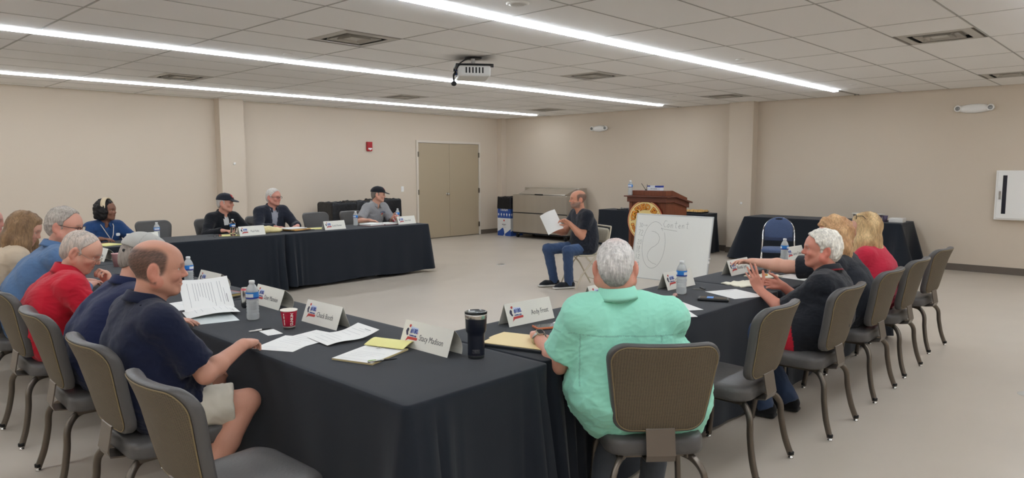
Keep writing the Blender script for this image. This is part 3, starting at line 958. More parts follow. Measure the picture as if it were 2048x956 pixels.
def vent_mesh():
    fr = MB(); H = .298
    def ring(mb, h0, z0, h1, z1, mi=0):
        s0 = [(h0, h0, z0), (-h0, h0, z0), (-h0, -h0, z0), (h0, -h0, z0)]; s1 = [(h1, h1, z1), (-h1, h1, z1), (-h1, -h1, z1), (h1, -h1, z1)]
        mb.add(s0 + s1, [(i, (i + 1) % 4, 4 + (i + 1) % 4, 4 + i) for i in range(4)], mi)
        mb.add([(x, y, z + .004) for x, y, z in s0 + s1], [(4 + i, 4 + (i + 1) % 4, (i + 1) % 4, i) for i in range(4)], mi)
    ring(fr, H, 0, .225, -.004); ring(fr, H, 0, H, .02)
    lv = MB(); ring(lv, .180, -.006, .160, .030)
    l2 = MB(); ring(l2, .112, -.006, .094, .026)
    ct = MB(); ct.box(-.07, -.07, .0, .07, .07, .006)
    bk = MB(); bk.box(-.225, -.225, .052, .225, .225, .06); ring(bk, .225, .004, .222, .055)
    return fr, lv, l2, ct, bk
vf = vent_mesh()
vents = None
vl = {3.885: ('above the seated men', 'a'), 7.545: ('b', 'b'), 11.205: ('c', 'c')}
VLAB = {(3.885, 5.70): 'largest square ceiling vent, between the two nearer light strips', (3.885, 9.68): 'square ceiling vent above the black-capped man, between the two farther light strips',
        (7.545, 1.74): 'square ceiling vent above the row of women, right of the nearer light strip', (7.545, 5.70): 'square ceiling vent to the right of the projector', (7.545, 9.68): 'square ceiling vent above the fire alarm, between the two farther light strips',
        (11.205, 1.74): 'square ceiling vent above the wall cabinet at the right edge', (11.205, 5.70): 'square ceiling vent near the right-hand pilaster top', (11.205, 9.68): 'small square ceiling vent near the end of the far light strip'}
for (vx, vy), lab in VLAB.items():
    if vents is None:
        t = thing('ceiling_vent', lab, 'vent', (vx, vy, RZ), 0, 'square ceiling vents')
        for nm, mb, mm in zip(('frame', 'louver', 'louver', 'centre_plate', 'backing'), vf, (M_ventm, M_ventm, M_ventm, M_ventm, M_dark)): obj(nm, mb, mm, t)
        vents = t
    else: dup(vents, (vx, vy, RZ), 0, lab)

spr = None
SL = ['concealed sprinkler disc above the denim-blouse woman', 'concealed sprinkler disc in front of the largest ceiling vent', 'concealed sprinkler disc beside the far vent over the black-cap man', 'concealed sprinkler disc between projector and right vent',
      'concealed sprinkler disc right of the nearer light strip', 'concealed sprinkler disc near the end of the nearer light strip', 'concealed sprinkler disc by the far vent over the fire alarm', 'concealed sprinkler disc near the room corner', 'concealed sprinkler disc close to the right-hand pilaster', 'sprinkler disc at the upper right edge of the picture']
for i, (sx, sy) in enumerate(((0.9, 5.9), (3.9, 6.93), (3.86, 10.05), (7.4, 6.6), (7.55, 3.68), (10.93, 3.59), (7.1, 10.1), (10.9, 10.2), (10.6, 6.3), (8.6, 1.15))):
    if i == 0: continue
    o = obj('sprinkler', MB().lathe([(.045, -.004), (.048, 0), (.046, .006)], 20), M_white) if spr is None else spr.copy()
    if spr is not None: COL.objects.link(o)
    spr = spr or o
    o.location = (sx, sy, RZ - .004); tag(o, SL[i], 'sprinkler', 'concealed sprinkler discs')
t = thing('ceiling_speaker', 'round ceiling disc at the top edge, behind the nearer light strip', 'smoke detector', (3.88, 3.62, RZ))
obj('rim', MB().lathe([(.075, -.012), (.085, -.004), (.085, .004)], 24), M_white, t)
obj('cover', MB().lathe([(.0001, -.020), (.045, -.018), (.070, -.011)], 24), M_ventm, t)

# projector hung from the ceiling
M_pjw = mat('projector_white', (205, 205, 202), rough=0.4); M_blk = mat('black_plastic', (22, 23, 27), rough=0.45)
M_blue = mat('blue_plug', (40, 70, 140), rough=0.4)
t = thing('projector', 'white projector on a black ceiling bracket with dangling cables', 'projector', (5.42, 5.72, 0), math.radians(-38))
obj('ceiling_plate', MB().lathe([(.09, RZ - .012), (.10, RZ)], 20), M_blk, t)
obj('pole', MB().tube([(0, 0, RZ), (0, 0, 2.67)], .022, 12), M_ventm, t)
br = MB(); br.box(-.20, -.20, 2.665, .20, .20, 2.677, c=.004)
for a in ((-.20, -.2), (.18, -.2), (-.2, .18), (.18, .18)): br.box(a[0], a[1], 2.64, a[0] + .02, a[1] + .02, 2.67)
br.box(-.05, -.05, 2.67, .05, .05, 2.70, c=.006)
obj('bracket', br, M_blk, t)
bd = MB(); bd.box(-.17, -.22, 2.54, .17, .22, 2.655, c=.02)
pb = obj('body', bd, M_pjw, t)
g = MB()
for i in range(4): g.box(-.172, .05 + i * .04, 2.575, -.166, .08 + i * .04, 2.635)
for i in range(6): g.box(-.10 + i * .035, -.223, 2.575, -.085 + i * .035, -.218, 2.635)
obj('grille', g, M_dark, pb)['kind'] = 'stuff'
pn = MB(); pn.box(-.176, -.06, 2.56, -.168, .03, 2.645); obj('port_panel', pn, M_ventm, pb)
obj('connector', MB().box(-.20, -.02, 2.575, -.17, .015, 2.605, c=.003).box(-.20, -.055, 2.61, -.17, -.03, 2.63, c=.003), M_blue, pb)
cb = MB()
for s_ in (0, 1): cb.tube([(-.02, -.05 - .02 * s_, RZ - .01), (-.10, -.12 - .02 * s_, 2.72), (-.16, -.15 - .01 * s_, 2.68), (-.19, -.06, 2.62)], .006, 6)
cb.tube([(-.19, -.03, 2.61), (-.215, -.035, 2.56), (-.21, -.03, 2.50)], .010, 6); cb.tube([(-.19, -.05, 2.62), (-.22, -.07, 2.57), (-.215, -.04, 2.50)], .007, 6)
obj('cable', cb, M_blk, t)
obj('cable_bundle', MB().lathe([(.0001, 2.455), (.022, 2.462), (.032, 2.483), (.022, 2.504), (.0001, 2.511)], 14, 0, True, Matrix.Translation((-.212, -.034, 0))), M_blk, t)

# wall fittings
M_red = mat('alarm_red', (165, 28, 38), rough=0.4)
t = thing('fire_alarm', 'red fire alarm pull box with a white handle on the wall', 'fire alarm', (8.65, RY, 2.02))
a = MB(); a.prism([(-.06, -.07), (-.045, -.095), (.045, -.095), (.06, -.07), (.06, .095), (-.06, .095)], 0, .05, 0, frame((0, 0, 0), (1, 0, 0), (0, 0, 1)))
obj('box', a, M_red, t)
obj('pull_handle', MB().box(-.045, -.062, -.06, .045, -.05, -.03, c=.004).box(-.012, -.064, -.075, .012, -.05, -.03, c=.003), M_white, t)
t = thing('light_switch', 'white wall switch plate beside the double door', 'switch', (9.50, RY, 1.13))
obj('plate', MB().box(-.036, -.008, -.058, .036, 0, .058, c=.003), M_white, t)
obj('toggle', MB().box(-.008, -.018, -.012, .008, -.006, .012, c=.002), M_white, t)
t = thing('wall_sensor', 'tiny white sensor on the face of the left pilaster', 'sensor', (5.70, 12.06, 1.66))
obj('plate', MB().box(-.02, -.012, -.02, .02, 0, .02, c=.004), M_white, t)
t = thing('wall_sensor', 'tiny white sensor low on the face of the right pilaster', 'sensor', (12.36, 5.92, .93))
obj('plate', MB().box(-.012, -.02, -.02, 0, .02, .02, c=.004), M_white, t)
M_lampl = mat('lamp_lens', (150, 152, 152), rough=0.12, metal=0.3)
def emerg(y, z, w, label):
    t = thing('emergency_light', label, 'emergency light', (RX, y, z), 0, 'emergency lights')
    R = []
    for dx, s_ in ((0, .92), (.02, 1.0), (.055, .86), (.07, .6)):
        R.append([(-dx, w * .5 * s_ * math.cos(q), .068 * s_ * math.sin(q) * (1 - .25 * abs(math.cos(q)) ** 3)) for q in np.linspace(0, 2 * PI, 33)[:-1]])
    obj('housing', MB().loft(R), M_white, t)
    for sg in (1, -1):
        Mx = frame((-.045, sg * w * .40, .004), (0, -1, .0), (0, 0, 1)) @ Matrix.Identity(4)
        Mx = frame((-.045, sg * w * .40, .004), (0, 1, 0), (0, 0, -1)) if Mx.col[2].x > 0 else Mx
        h = obj('lamp_head', MB().lathe([(.048, -.01), (.050, .02), (.040, .034)], 20, 0, True, Mx), M_white, t)
        obj('lens', MB().lathe([(.034, .028), (.030, .040), (.0001, .046)], 16, 0, True, Mx), M_lampl, h)
emerg(2.38, 2.45, .52, 'white two-headed emergency light on the wall right of the pilaster')
emerg(9.28, 2.42, .44, 'white two-headed emergency light above the stainless cooler')
t = thing('wall_cabinet', 'white wall-mounted extinguisher cabinet with a narrow dark window', 'cabinet', (RX, 1.72, 1.17))
obj('case', MB().box(-.10, -.34, -.36, 0, .32, .36, c=.006), M_white, t)
dr = obj('door', MB().box(-.115, -.33, -.335, -.10, .295, .335, c=.004), M_white, t)
obj('window', MB().box(-.118, .18, -.27, -.114, .232, .29), mat('dark_glass', (42, 42, 50), rough=0.15), dr)
obj('latch', MB().box(-.128, .245, -.06, -.114, .272, .06, c=.003), M_steel, dr)
t = thing('floor_outlet', 'round metal floor outlet cover in the open middle of the floor', 'outlet', (8.26, 8.08, 0))
obj('ring', MB().lathe([(.085, .0005), (.08, .004), (.06, .005), (.06, .0005)], 24, caps=False), M_ventm, t)
obj('lid', MB().lathe([(.058, .0005), (.056, .005), (.0001, .006)], 24, caps=False), M_steel, t)
t = thing('floor_outlet', 'metal floor outlet cover at the right edge of the floor', 'outlet', (5.96, .70, 0))
obj('lid', MB().lathe([(.07, .0005), (.066, .005), (.0001, .006)], 24, caps=False), M_ventm, t)
# ------------------------------------------------------------ furniture
T = 0.735
M_cl = mat('black_cloth', (26, 31, 39), rough=0.84, bump=0.15, bscale=500, var=0.06, vscale=3, spec=0.25, sheen=0.12)
M_vinyl = mat('grey_vinyl', (84, 82, 81), rough=0.42, bump=0.1, bscale=90, spec=0.45)
M_bronze = mat('bronze_frame', (112, 104, 95), rough=0.38, metal=0.8)
M_bracket = mat('bracket_metal', (120, 112, 104), rough=0.35, metal=0.75)
M_pipe = mat('gold_piping', (128, 112, 82), rough=0.6)
M_rub = mat('black_rubber', (18, 18, 18), rough=0.7)
M_chrome = mat('chrome', (215, 215, 215), rough=0.12, metal=1.0)

def woven_material():
    m = bpy.data.materials.new('woven_brown'); m.use_nodes = True
    nt = m.node_tree; b = nt.nodes['Principled BSDF']
    tc = nt.nodes.new('ShaderNodeTexCoord')
    mp = nt.nodes.new('ShaderNodeMapping'); mp.inputs['Scale'].default_value = (1, 1, 1)
    nt.links.new(tc.outputs['Object'], mp.inputs[0])
    w1 = nt.nodes.new('ShaderNodeTexWave'); w1.wave_type = 'BANDS'; w1.bands_direction = 'Z'
    w1.inputs['Scale'].default_value = 52; w1.inputs['Distortion'].default_value = 1.6; w1.inputs['Detail'].default_value = 1; w1.inputs['Detail Scale'].default_value = 6
    w2 = nt.nodes.new('ShaderNodeTexWave'); w2.wave_type = 'BANDS'; w2.bands_direction = 'Y'
    w2.inputs['Scale'].default_value = 30; w2.inputs['Distortion'].default_value = 3.0
    nt.links.new(mp.outputs[0], w1.inputs[0]); nt.links.new(mp.outputs[0], w2.inputs[0])
    mu = nt.nodes.new('ShaderNodeMath'); mu.operation = 'MULTIPLY_ADD'; mu.inputs[1].default_value = 0.5
    nt.links.new(w2.outputs[1], mu.inputs[0])
    m2 = nt.nodes.new('ShaderNodeMath'); m2.operation = 'MULTIPLY'
    nt.links.new(w1.outputs[1], mu.inputs[2]); 
    cr = nt.nodes.new('ShaderNodeValToRGB')
    cr.color_ramp.elements[0].position = 0.15; cr.color_ramp.elements[0].color = (*lin((66, 58, 47)), 1)
    cr.color_ramp.elements[1].position = 1.1; cr.color_ramp.elements[1].color = (*lin((106, 94, 74)), 1)
    nt.links.new(mu.outputs[0], cr.inputs[0]); nt.links.new(cr.outputs[0], b.inputs['Base Color'])
    bp = nt.nodes.new('ShaderNodeBump'); bp.inputs['Strength'].default_value = 0.5; bp.inputs['Distance'].default_value = 0.002
    nt.links.new(mu.outputs[0], bp.inputs['Height']); nt.links.new(bp.outputs[0], b.inputs['Normal'])
    b.inputs['Roughness'].default_value = 0.65
    return m
M_woven = woven_material()

def trap_outline(wt, wb, h, r, n=8):
    """rounded trapezoid in (y,z), centred, ccw; wt top width, wb bottom width"""
    P = [(wt / 2, h / 2), (-wt / 2, h / 2), (-wb / 2, -h / 2), (wb / 2, -h / 2)]
    out = []
    for i in range(4):
        p = Vector(P[i]); a = Vector(P[i - 1]); c = Vector(P[(i + 1) % 4])
        d1 = (a - p).normalized(); d2 = (c - p).normalized()
        ang = d1.angle(d2); L = r / math.tan(ang / 2)
        s0 = p + d1 * L; bis = (d1 + d2).normalized(); ctr = p + bis * (r / math.sin(ang / 2))
        v0 = s0 - ctr; e0 = p + d2 * L - ctr
        a0 = math.atan2(v0.y, v0.x); a1 = math.atan2(e0.y, e0.x)
        da = (a1 - a0 + PI) % (2 * PI) - PI
        for k in range(n + 1):
            t = a0 + da * k / n
            out.append((ctr.x + r * math.cos(t), ctr.y + r * math.sin(t)))
    # extra points along straight edges
    res = []
    for i in range(len(out)):
        a = out[i]; c = out[(i + 1) % len(out)]
        res.append(a)
        L = math.hypot(c[0] - a[0], c[1] - a[1]); m = int(L / 0.05)
        for k in range(1, m + 1): res.append((a[0] + (c[0] - a[0]) * k / (m + 1), a[1] + (c[1] - a[1]) * k / (m + 1)))
    return res

BZ0, BZ1 = 0.495, 0.890
def back_x(y, z):
    t = (z - BZ0) / (BZ1 - BZ0)
    return -0.192 - 0.115 * t - 0.020 * max(t - 0.7, 0) ** 1.3 * 3 + 0.050 * (abs(y) / 0.22) ** 2.2 * (0.4 + 0.6 * t)

def make_chair():
    t = thing('banquet_chair', '', 'chair')
    ol = trap_outline(.478, .368, BZ1 - BZ0, .072)
    zc = (BZ0 + BZ1) / 2
    def ring(sc, dep):
        return [(back_x(y * sc, zc + z * sc) + dep, y * sc, zc + z * sc) for y, z in ol]
    bk = MB(); bk.loft([ring(.93, -.004), ring(.97, -.006), ring(.99, .0), ring(1.0, .014), ring(1.0, .024), ring(.975, .037), ring(.92, .044), ring(.75, .047), ring(.4, .048), ring(.05, .048)], 0, True, True)
    ob = obj('backrest', bk, M_vinyl, t)
    pn = MB(); pn.loft([ring(.935, .002), ring(.93, -.0085), ring(.90, -.0105), ring(.6, -.011), ring(.3, -.011), ring(.001, -.011)], 0, True, False)
    obj('woven_panel', pn, M_woven, ob)
    pp = MB(); r_ = ring(.937, -.008); pp.tube(r_ + [r_[0]], .0027, 6, caps=False); obj('piping', pp, M_pipe, ob)
    st = MB()
    so = trap_outline(.41, .465, .43, .085)       # top = rear
    def srng(sc, z): return [(-y_ * 1.0 * sc + .035, x_ * sc, z) for x_, y_ in so]
    def sdome(sc, z): return [(-y_ * sc + .035, x_ * sc, z - .012 * ((y_ * sc + .215) < .06) * (1 - (y_ * sc + .215) / .06)) for x_, y_ in so]
    st.loft([srng(.94, .388), srng(.985, .392), srng(1.0, .404), srng(1.0, .434), sdome(.985, .450), sdome(.94, .460), srng(.80, .466), srng(.5, .469), srng(.08, .470)], 0, True, True)
    obj('seat', st, M_vinyl, t)
    bq = MB()
    w2 = .060
    path = [(-.03, .376), (-.17, .374), (-.222, .383), (-.232, .41), (-.222, .46), (-.212, .515)]
    ins = [(x + .006, z - .004 if i < 2 else z) for i, (x, z) in enumerate(path)]
    poly = [(x, z) for x, z in path] + [(x + .007, z + .006) if i > 2 else (x, z + .007) for i, (x, z) in reversed(list(enumerate(path)))]
    bq.prism(poly, -w2, w2, 0, frame((0, 0, 0), (1, 0, 0), (0, 0, 1)))
    obj('back_bracket', bq, M_bracket, t)
    fr = MB(); fr.box(-.15, -.16, .366, .15, -.13, .386); fr.box(-.15, .13, .366, .15, .16, .386); fr.box(.10, -.16, .366, .13, .16, .386); fr.box(-.13, -.16, .366, -.10, .16, .386)
    obj('seat_frame', fr, M_bronze, t)
    sq = [(.012, .012), (.0085, .0155), (-.0085, .0155), (-.012, .012), (-.012, -.012), (-.0085, -.0155), (.0085, -.0155), (.012, -.012)]
    def smooth_path(ps, n=6):
        out = []
        ps = [Vector(p) for p in ps]
        for i in range(len(ps) - 1):
            p0 = ps[max(i - 1, 0)]; p1 = ps[i]; p2 = ps[i + 1]; p3 = ps[min(i + 2, len(ps) - 1)]
            for k in range(n):
                u = k / n
                out.append(0.5 * ((2 * p1) + (p2 - p0) * u + (2 * p0 - 5 * p1 + 4 * p2 - p3) * u * u + (3 * p1 - p0 - 3 * p2 + p3) * u ** 3))
        return out + [ps[-1]]
    for sg in (1, -1):
        for ps in ([(-.09, .11 * sg, .374), (-.155, .155 * sg, .366), (-.198, .188 * sg, .315), (-.208, .198 * sg, .22), (-.228, .210 * sg, .11), (-.258, .222 * sg, .018)],
                   [(.10, .12 * sg, .374), (.155, .160 * sg, .366), (.190, .190 * sg, .315), (.198, .198 * sg, .21), (.208, .205 * sg, .11), (.220, .212 * sg, .018)]):
            lg = obj('leg', MB().tube(smooth_path(ps), 1.0, mi=0, sect=[(a * .95, b * .95) for a, b in sq], up=(0, 1, 0)), M_bronze, t)
            e = ps[-1]
            obj('foot_glide', MB().lathe([(.013, 0), (.015, .004), (.013, .009), (.008, .012), (.008, .02), (.0155, .02), (.0165, .036), (.014, .038)], 12, 0, True, Matrix.Translation((e[0], e[1], 0)), mis=[0, 0, 0, 0, 1, 1, 1, 1]), [M_chrome, M_rub], lg)
    return t
chair0 = make_chair()
_cused = [False]
def place_chair(x, y, rz, label, group):
    if not _cused[0]:
        _cused[0] = True; c = chair0
        c.location = (x, y, 0); c.rotation_euler = (0, 0, rz); c['label'] = label; c['group'] = group
        return c
    return dup(chair0, (x, y, 0), rz, label, group)
GL, GR, GF = 'banquet chairs along the left table arm', 'banquet chairs along the near table arm', 'banquet chairs behind the far table'
R90 = PI / 2
CHAIRS = [
    (1.11, 2.43, 0.03, 'empty brown-backed banquet chair in front at the lower left with a bare grey seat', GL),
    (1.13, 3.20, 0.0, 'brown-backed banquet chair under the balding man in khaki shorts', GL),
    (1.14, 4.03, -0.04, 'brown-backed banquet chair under the man in the grey cap', GL),
    (1.16, 4.88, 0.0, 'brown-backed banquet chair under the man in the red jacket', GL),
    (1.16, 5.70, 0.0, 'brown-backed banquet chair under the grey-haired man in the denim shirt', GL),
    (1.16, 6.52, 0.0, 'brown-backed banquet chair under the long-haired woman in the beige sweater', GL),
    (1.16, 7.32, 0.0, 'brown-backed banquet chair at the left edge under the half-hidden person', GL),
    (2.585, 1.64, math.radians(47), 'brown-backed banquet chair under the man in the mint shirt, its whole back facing the camera', GR),
    (3.52, 1.72, R90 + .02, 'empty brown-backed banquet chair between the mint shirt and the white-haired man', GR),
    (4.37, 1.66, R90, 'brown-backed banquet chair under the white-haired man in black and red', GR),
    (5.25, 1.68, R90, 'brown-backed banquet chair under the strawberry-blonde woman in black', GR),
    (6.01, 1.70, R90, 'brown-backed banquet chair under the blonde woman in red', GR),
    (6.93, 1.74, R90 - .05, 'empty brown-backed banquet chair at the far end of the near table arm', GR),
    (2.80, 9.42, -R90, 'grey banquet chair under the woman in the blue denim blouse', GF),
    (3.52, 9.62, -R90, 'empty grey banquet chair behind the far table between the denim-blouse woman and the black-cap man', GF),
    (4.22, 9.48, -R90, 'grey banquet chair under the man in the black cap and jacket', GF),
    (4.95, 9.50, -R90, 'grey banquet chair under the man in the dark blazer', GF),
    (5.93, 9.62, -R90, 'empty grey banquet chair behind the red cup and place card at the far table', GF),
    (6.56, 9.55, -R90 + .1, 'grey banquet chair under the man in the grey shirt and cap', GF),
]
for c in CHAIRS: place_chair(*c)

# ---------------------------------------------------- tablecloths
def cloth_mesh(x0, x1, y0, y1, open_sides='', seed=1, hem=0.035, flare=0.05, bunch=(), top=T, straight=()):
    """full-drop cloth: rounded top edge, hanging sides with folds; abutting sides (in open_sides: l r f b) hang straight"""
    rnd = random.Random(seed)
    r = 0.025
    per = []      # (x, y, nx, ny, side, s)
    def edge(ax, ay, bx, by, nx, ny, sd):
        L = math.hypot(bx - ax, by - ay); n = max(int(L / 0.022), 4)
        for i in range(n): per.append((ax + (bx - ax) * i / n, ay + (by - ay) * i / n, nx, ny, sd, i / n, L))
    def corner(cx, cy, a0, sd):
        for i in range(6):
            a = math.radians(a0 + 90 * i / 6); per.append((cx + r * math.cos(a), cy + r * math.sin(a), math.cos(a), math.sin(a), sd, 0.5, 0))
    edge(x0 + r, y0, x1 - r, y0, 0, -1, 'f'); corner(x1 - r, y0 + r, -90, 'fr')
    edge(x1, y0 + r, x1, y1 - r, 1, 0, 'r'); corner(x1 - r, y1 - r, 0, 'rb')
    edge(x1 - r, y1, x0 + r, y1, 0, 1, 'b'); corner(x0 + r, y1 - r, 90, 'bl')
    edge(x0, y1 - r, x0, y0 + r, -1, 0, 'l'); corner(x0 + r, y0 + r, 180, 'lf')
    n = len(per)
    tt = [0, 0.02, 0.05, 0.1, 0.18, 0.28, 0.4, 0.52, 0.64, 0.76, 0.88, 1.0]
    ph = [rnd.uniform(0, 6.28) for _ in range(6)]
    rings = []
    for rr, dz in ((0.92, 0), (0.99, 0.0), (1.0, -0.002)):
        cx, cy = (x0 + x1) / 2, (y0 + y1) / 2
        rings.append([(cx + (p[0] - cx) * rr - p[2] * .010 * (rr == 1.0) * 0, cy + (p[1] - cy) * rr, top + dz) for p in per])
    for t in tt[1:]:
        row = []
        for (x, y, nx, ny, sd, s, L) in per:
            hz = hem + 0.012 * math.sin(x * 5 + y * 4 + ph[0])
            z = top - 0.004 - (top - hz) * t
            op = any(c in open_sides for c in sd) and not (len(sd) == 2 and not all(c in open_sides for c in sd) and False)
            if op: o = 0.0
            else:
                o = 0.004 + 0.012 * t
                cw = 0.0
                if any(c in sd and q0 <= (y if c in 'lr' else x) <= q1 for c, q0, q1 in straight):
                    row.append((x, y, z)); continue
                if L:
                    dc0 = s * L; dc1 = (1 - s) * L
                    cc = min(dc0, dc1)
                    cw = math.exp(-(cc / 0.13) ** 2)
                    q = x * 1.0 * abs(ny) + y * abs(nx)
                    fold = (math.sin(q * 9 + ph[1]) * .5 + math.sin(q * 21 + ph[2] + math.sin(q * 3)) * .35) * 0.012 * t
                    o += fold * (1 - cw)
                    o += cw * (flare * t + 0.020 * t * math.cos(cc / 0.035))
                    for bq in bunch:
                        if bq[0] == sd:
                            dd = q - bq[1]
                            o += math.exp(-(dd / bq[2]) ** 2) * t ** 0.7 * (0.040 + 0.032 * math.sin(dd * 70 + ph[4]) + 0.018 * math.sin(dd * 131 + ph[3]))
                else: o += flare * t * 1.25 + 0.02 * t
            row.append((x + nx * o, y + ny * o, z))
        rings.append(row)
    mb = MB()
    mb.loft(rings, 0, True, False)
    cap = rings[0]; k = len(mb.v); cx, cy = (x0 + x1) / 2, (y0 + y1) / 2
    mb.add(cap + [(cx, cy, top)], [(i, (i + 1) % n, n) for i in range(n)], 0, True)
    return mb.mesh('tablecloth')
def cloth(label, group, *a, **k):
    me = cloth_mesh(*a, **k)
    o = obj('tablecloth', me, M_cl); tag(o, label, 'tablecloth', group); return o
GC = 'black cloths on the U-shaped meeting tables'
cloth('black tablecloth on the nearest table, under the tumbler, legal pad and papers', GC, 1.505, 2.275, 1.94, 4.365, open_sides='b', seed=1, bunch=(('f', 1.62, .10), ('f', 2.18, .07)), flare=.06, straight=(('r', 1.9, 2.78),))
cloth('black tablecloth on the middle table of the left arm, under the notebook and bottle', GC, 1.505, 2.275, 4.37, 6.805, open_sides='fb', seed=2)
cloth('black tablecloth on the last table of the left arm, by the wall end', GC, 1.505, 2.275, 6.81, 9.25, open_sides='f', seed=3, straight=(('r', 8.25, 9.3),))
cloth('black tablecloth on the near arm in front of the mint shirt, under the manila folder', GC, 2.285, 4.725, 1.97, 2.70, open_sides='lr', seed=4, bunch=(('f', 2.42, .14),))
cloth('black tablecloth at the far end of the near arm, in front of the two women', GC, 4.73, 7.10, 1.97, 2.70, open_sides='l', seed=5)
cloth('black tablecloth on the far table in front of the black cap and blazer men', GC, 2.285, 4.575, 8.33, 9.06, open_sides='lr', seed=6, bunch=(('f', 4.48, .12),), hem=.05)
cloth('black tablecloth on the far table in front of the grey-shirted man, ending near the door', GC, 4.58, 6.95, 8.33, 9.06, open_sides='l', seed=7, bunch=(('f', 4.69, .12),), hem=.05)
GB = 'black cloths on the serving tables by the right wall'
cloth('black tablecloth on the serving table of pastries behind the wooden podium', GB, 11.76, 12.28, 6.34, 8.72, seed=8, hem=.02, straight=(('b', 0, 20), ('r', 0, 20)))
cloth('black tablecloth on the serving table of cups behind the blue chair', GB, 11.72, 12.44, 3.08, 5.56, seed=9, hem=.02, flare=.19, straight=(('r', 0, 20),))

# ---------------------------------------------------- stainless cooler on casters
M_ss = mat('stainless', (190, 184, 174), rough=0.30, metal=0.8, bump=0.03, bscale=10, stretch=(1, 1, .05), var=.05, vscale=5)
t = thing('milk_cooler', 'stainless steel milk cooler on casters with a sloping lid', 'cooler', (12.12, 10.35, 0))
bd = MB(); bd.box(-.34, -.80, .13, .34, .80, .985, c=.012)
body = obj('body', bd, M_ss, t)
for z0, z1 in ((.15, .565), (.58, .965)): obj('front_panel', MB().box(-.352, -.785, z0, -.338, .785, z1, c=.006), M_ss, body)
obj('seam', MB().box(-.356, -.80, .565, -.338, .80, .58), M_dark, body)
ld = MB(); ld.prism([(-.345, .99), (-.33, 1.005), (.05, 1.12), (.06, .99)], -.62, .74, 0, frame((0, 0, 0), (1, 0, 0), (0, 0, 1)))
obj('lid', ld, M_ss, t)
obj('back_housing', MB().box(.07, -.80, .985, .34, .80, 1.135, c=.01), M_ss, t)
obj('lid_handle', MB().box(-.352, -.12, .985, -.335, .12, 1.005, c=.003), M_dark, t)
obj('base_plate', MB().box(-.33, -.79, .10, .33, .79, .13), M_dark, t)
for sx in (-.27, .27):
    for sy in (-.70, .70):
        cs = MB(); cs.box(sx - .02, sy - .025, .075, sx + .02, sy + .025, .10)
        cs.lathe([(.0001, -.014), (.05, -.014), (.05, .014), (.0001, .014)], 16, 1, True, frame((sx, sy, .05), (1, 0, 0), (0, 0, 1)))
        obj('caster', cs, [M_ss, M_rub], t)

# ---------------------------------------------------- cardboard trash boxes with black liners
M_bag = mat('bin_liner', (20, 22, 27), rough=0.32, bump=0.6, bscale=22, spec=0.5)
M_boxw = mat('box_white', (214, 214, 212), rough=0.6); M_boxb = mat('box_blue', (38, 74, 146), rough=0.55); M_boxr = mat('box_red', (196, 52, 50), rough=0.6); M_ink = mat('print_ink', (44, 46, 50), rough=0.7)
def bag_rings(w, z0, z1, seed):
    rnd = random.Random(seed); R = []
    ol = rrect(w, w, .010, 3)
    pts = []
    for i in range(len(ol)):
        a = ol[i]; c = ol[(i + 1) % len(ol)]; m = max(int(math.hypot(c[0] - a[0], c[1] - a[1]) / .05), 1)
        for k in range(m): pts.append((a[0] + (c[0] - a[0]) * k / m, a[1] + (c[1] - a[1]) * k / m))
    for k, (z, s) in enumerate(((z0, 1.045), (z0 + .03, 1.04), ((z0 + z1) / 2, 1.025), (z1 - .03, 1.02), (z1, 1.0), (z1 + .012, .96), (z1, .90), (z1 - .03, .88))):
        R.append([(x * s + rnd.uniform(-.004, .004), y * s + rnd.uniform(-.004, .004), z + rnd.uniform(-.012, .012) * (0 < k)) for x, y in pts])
    return R
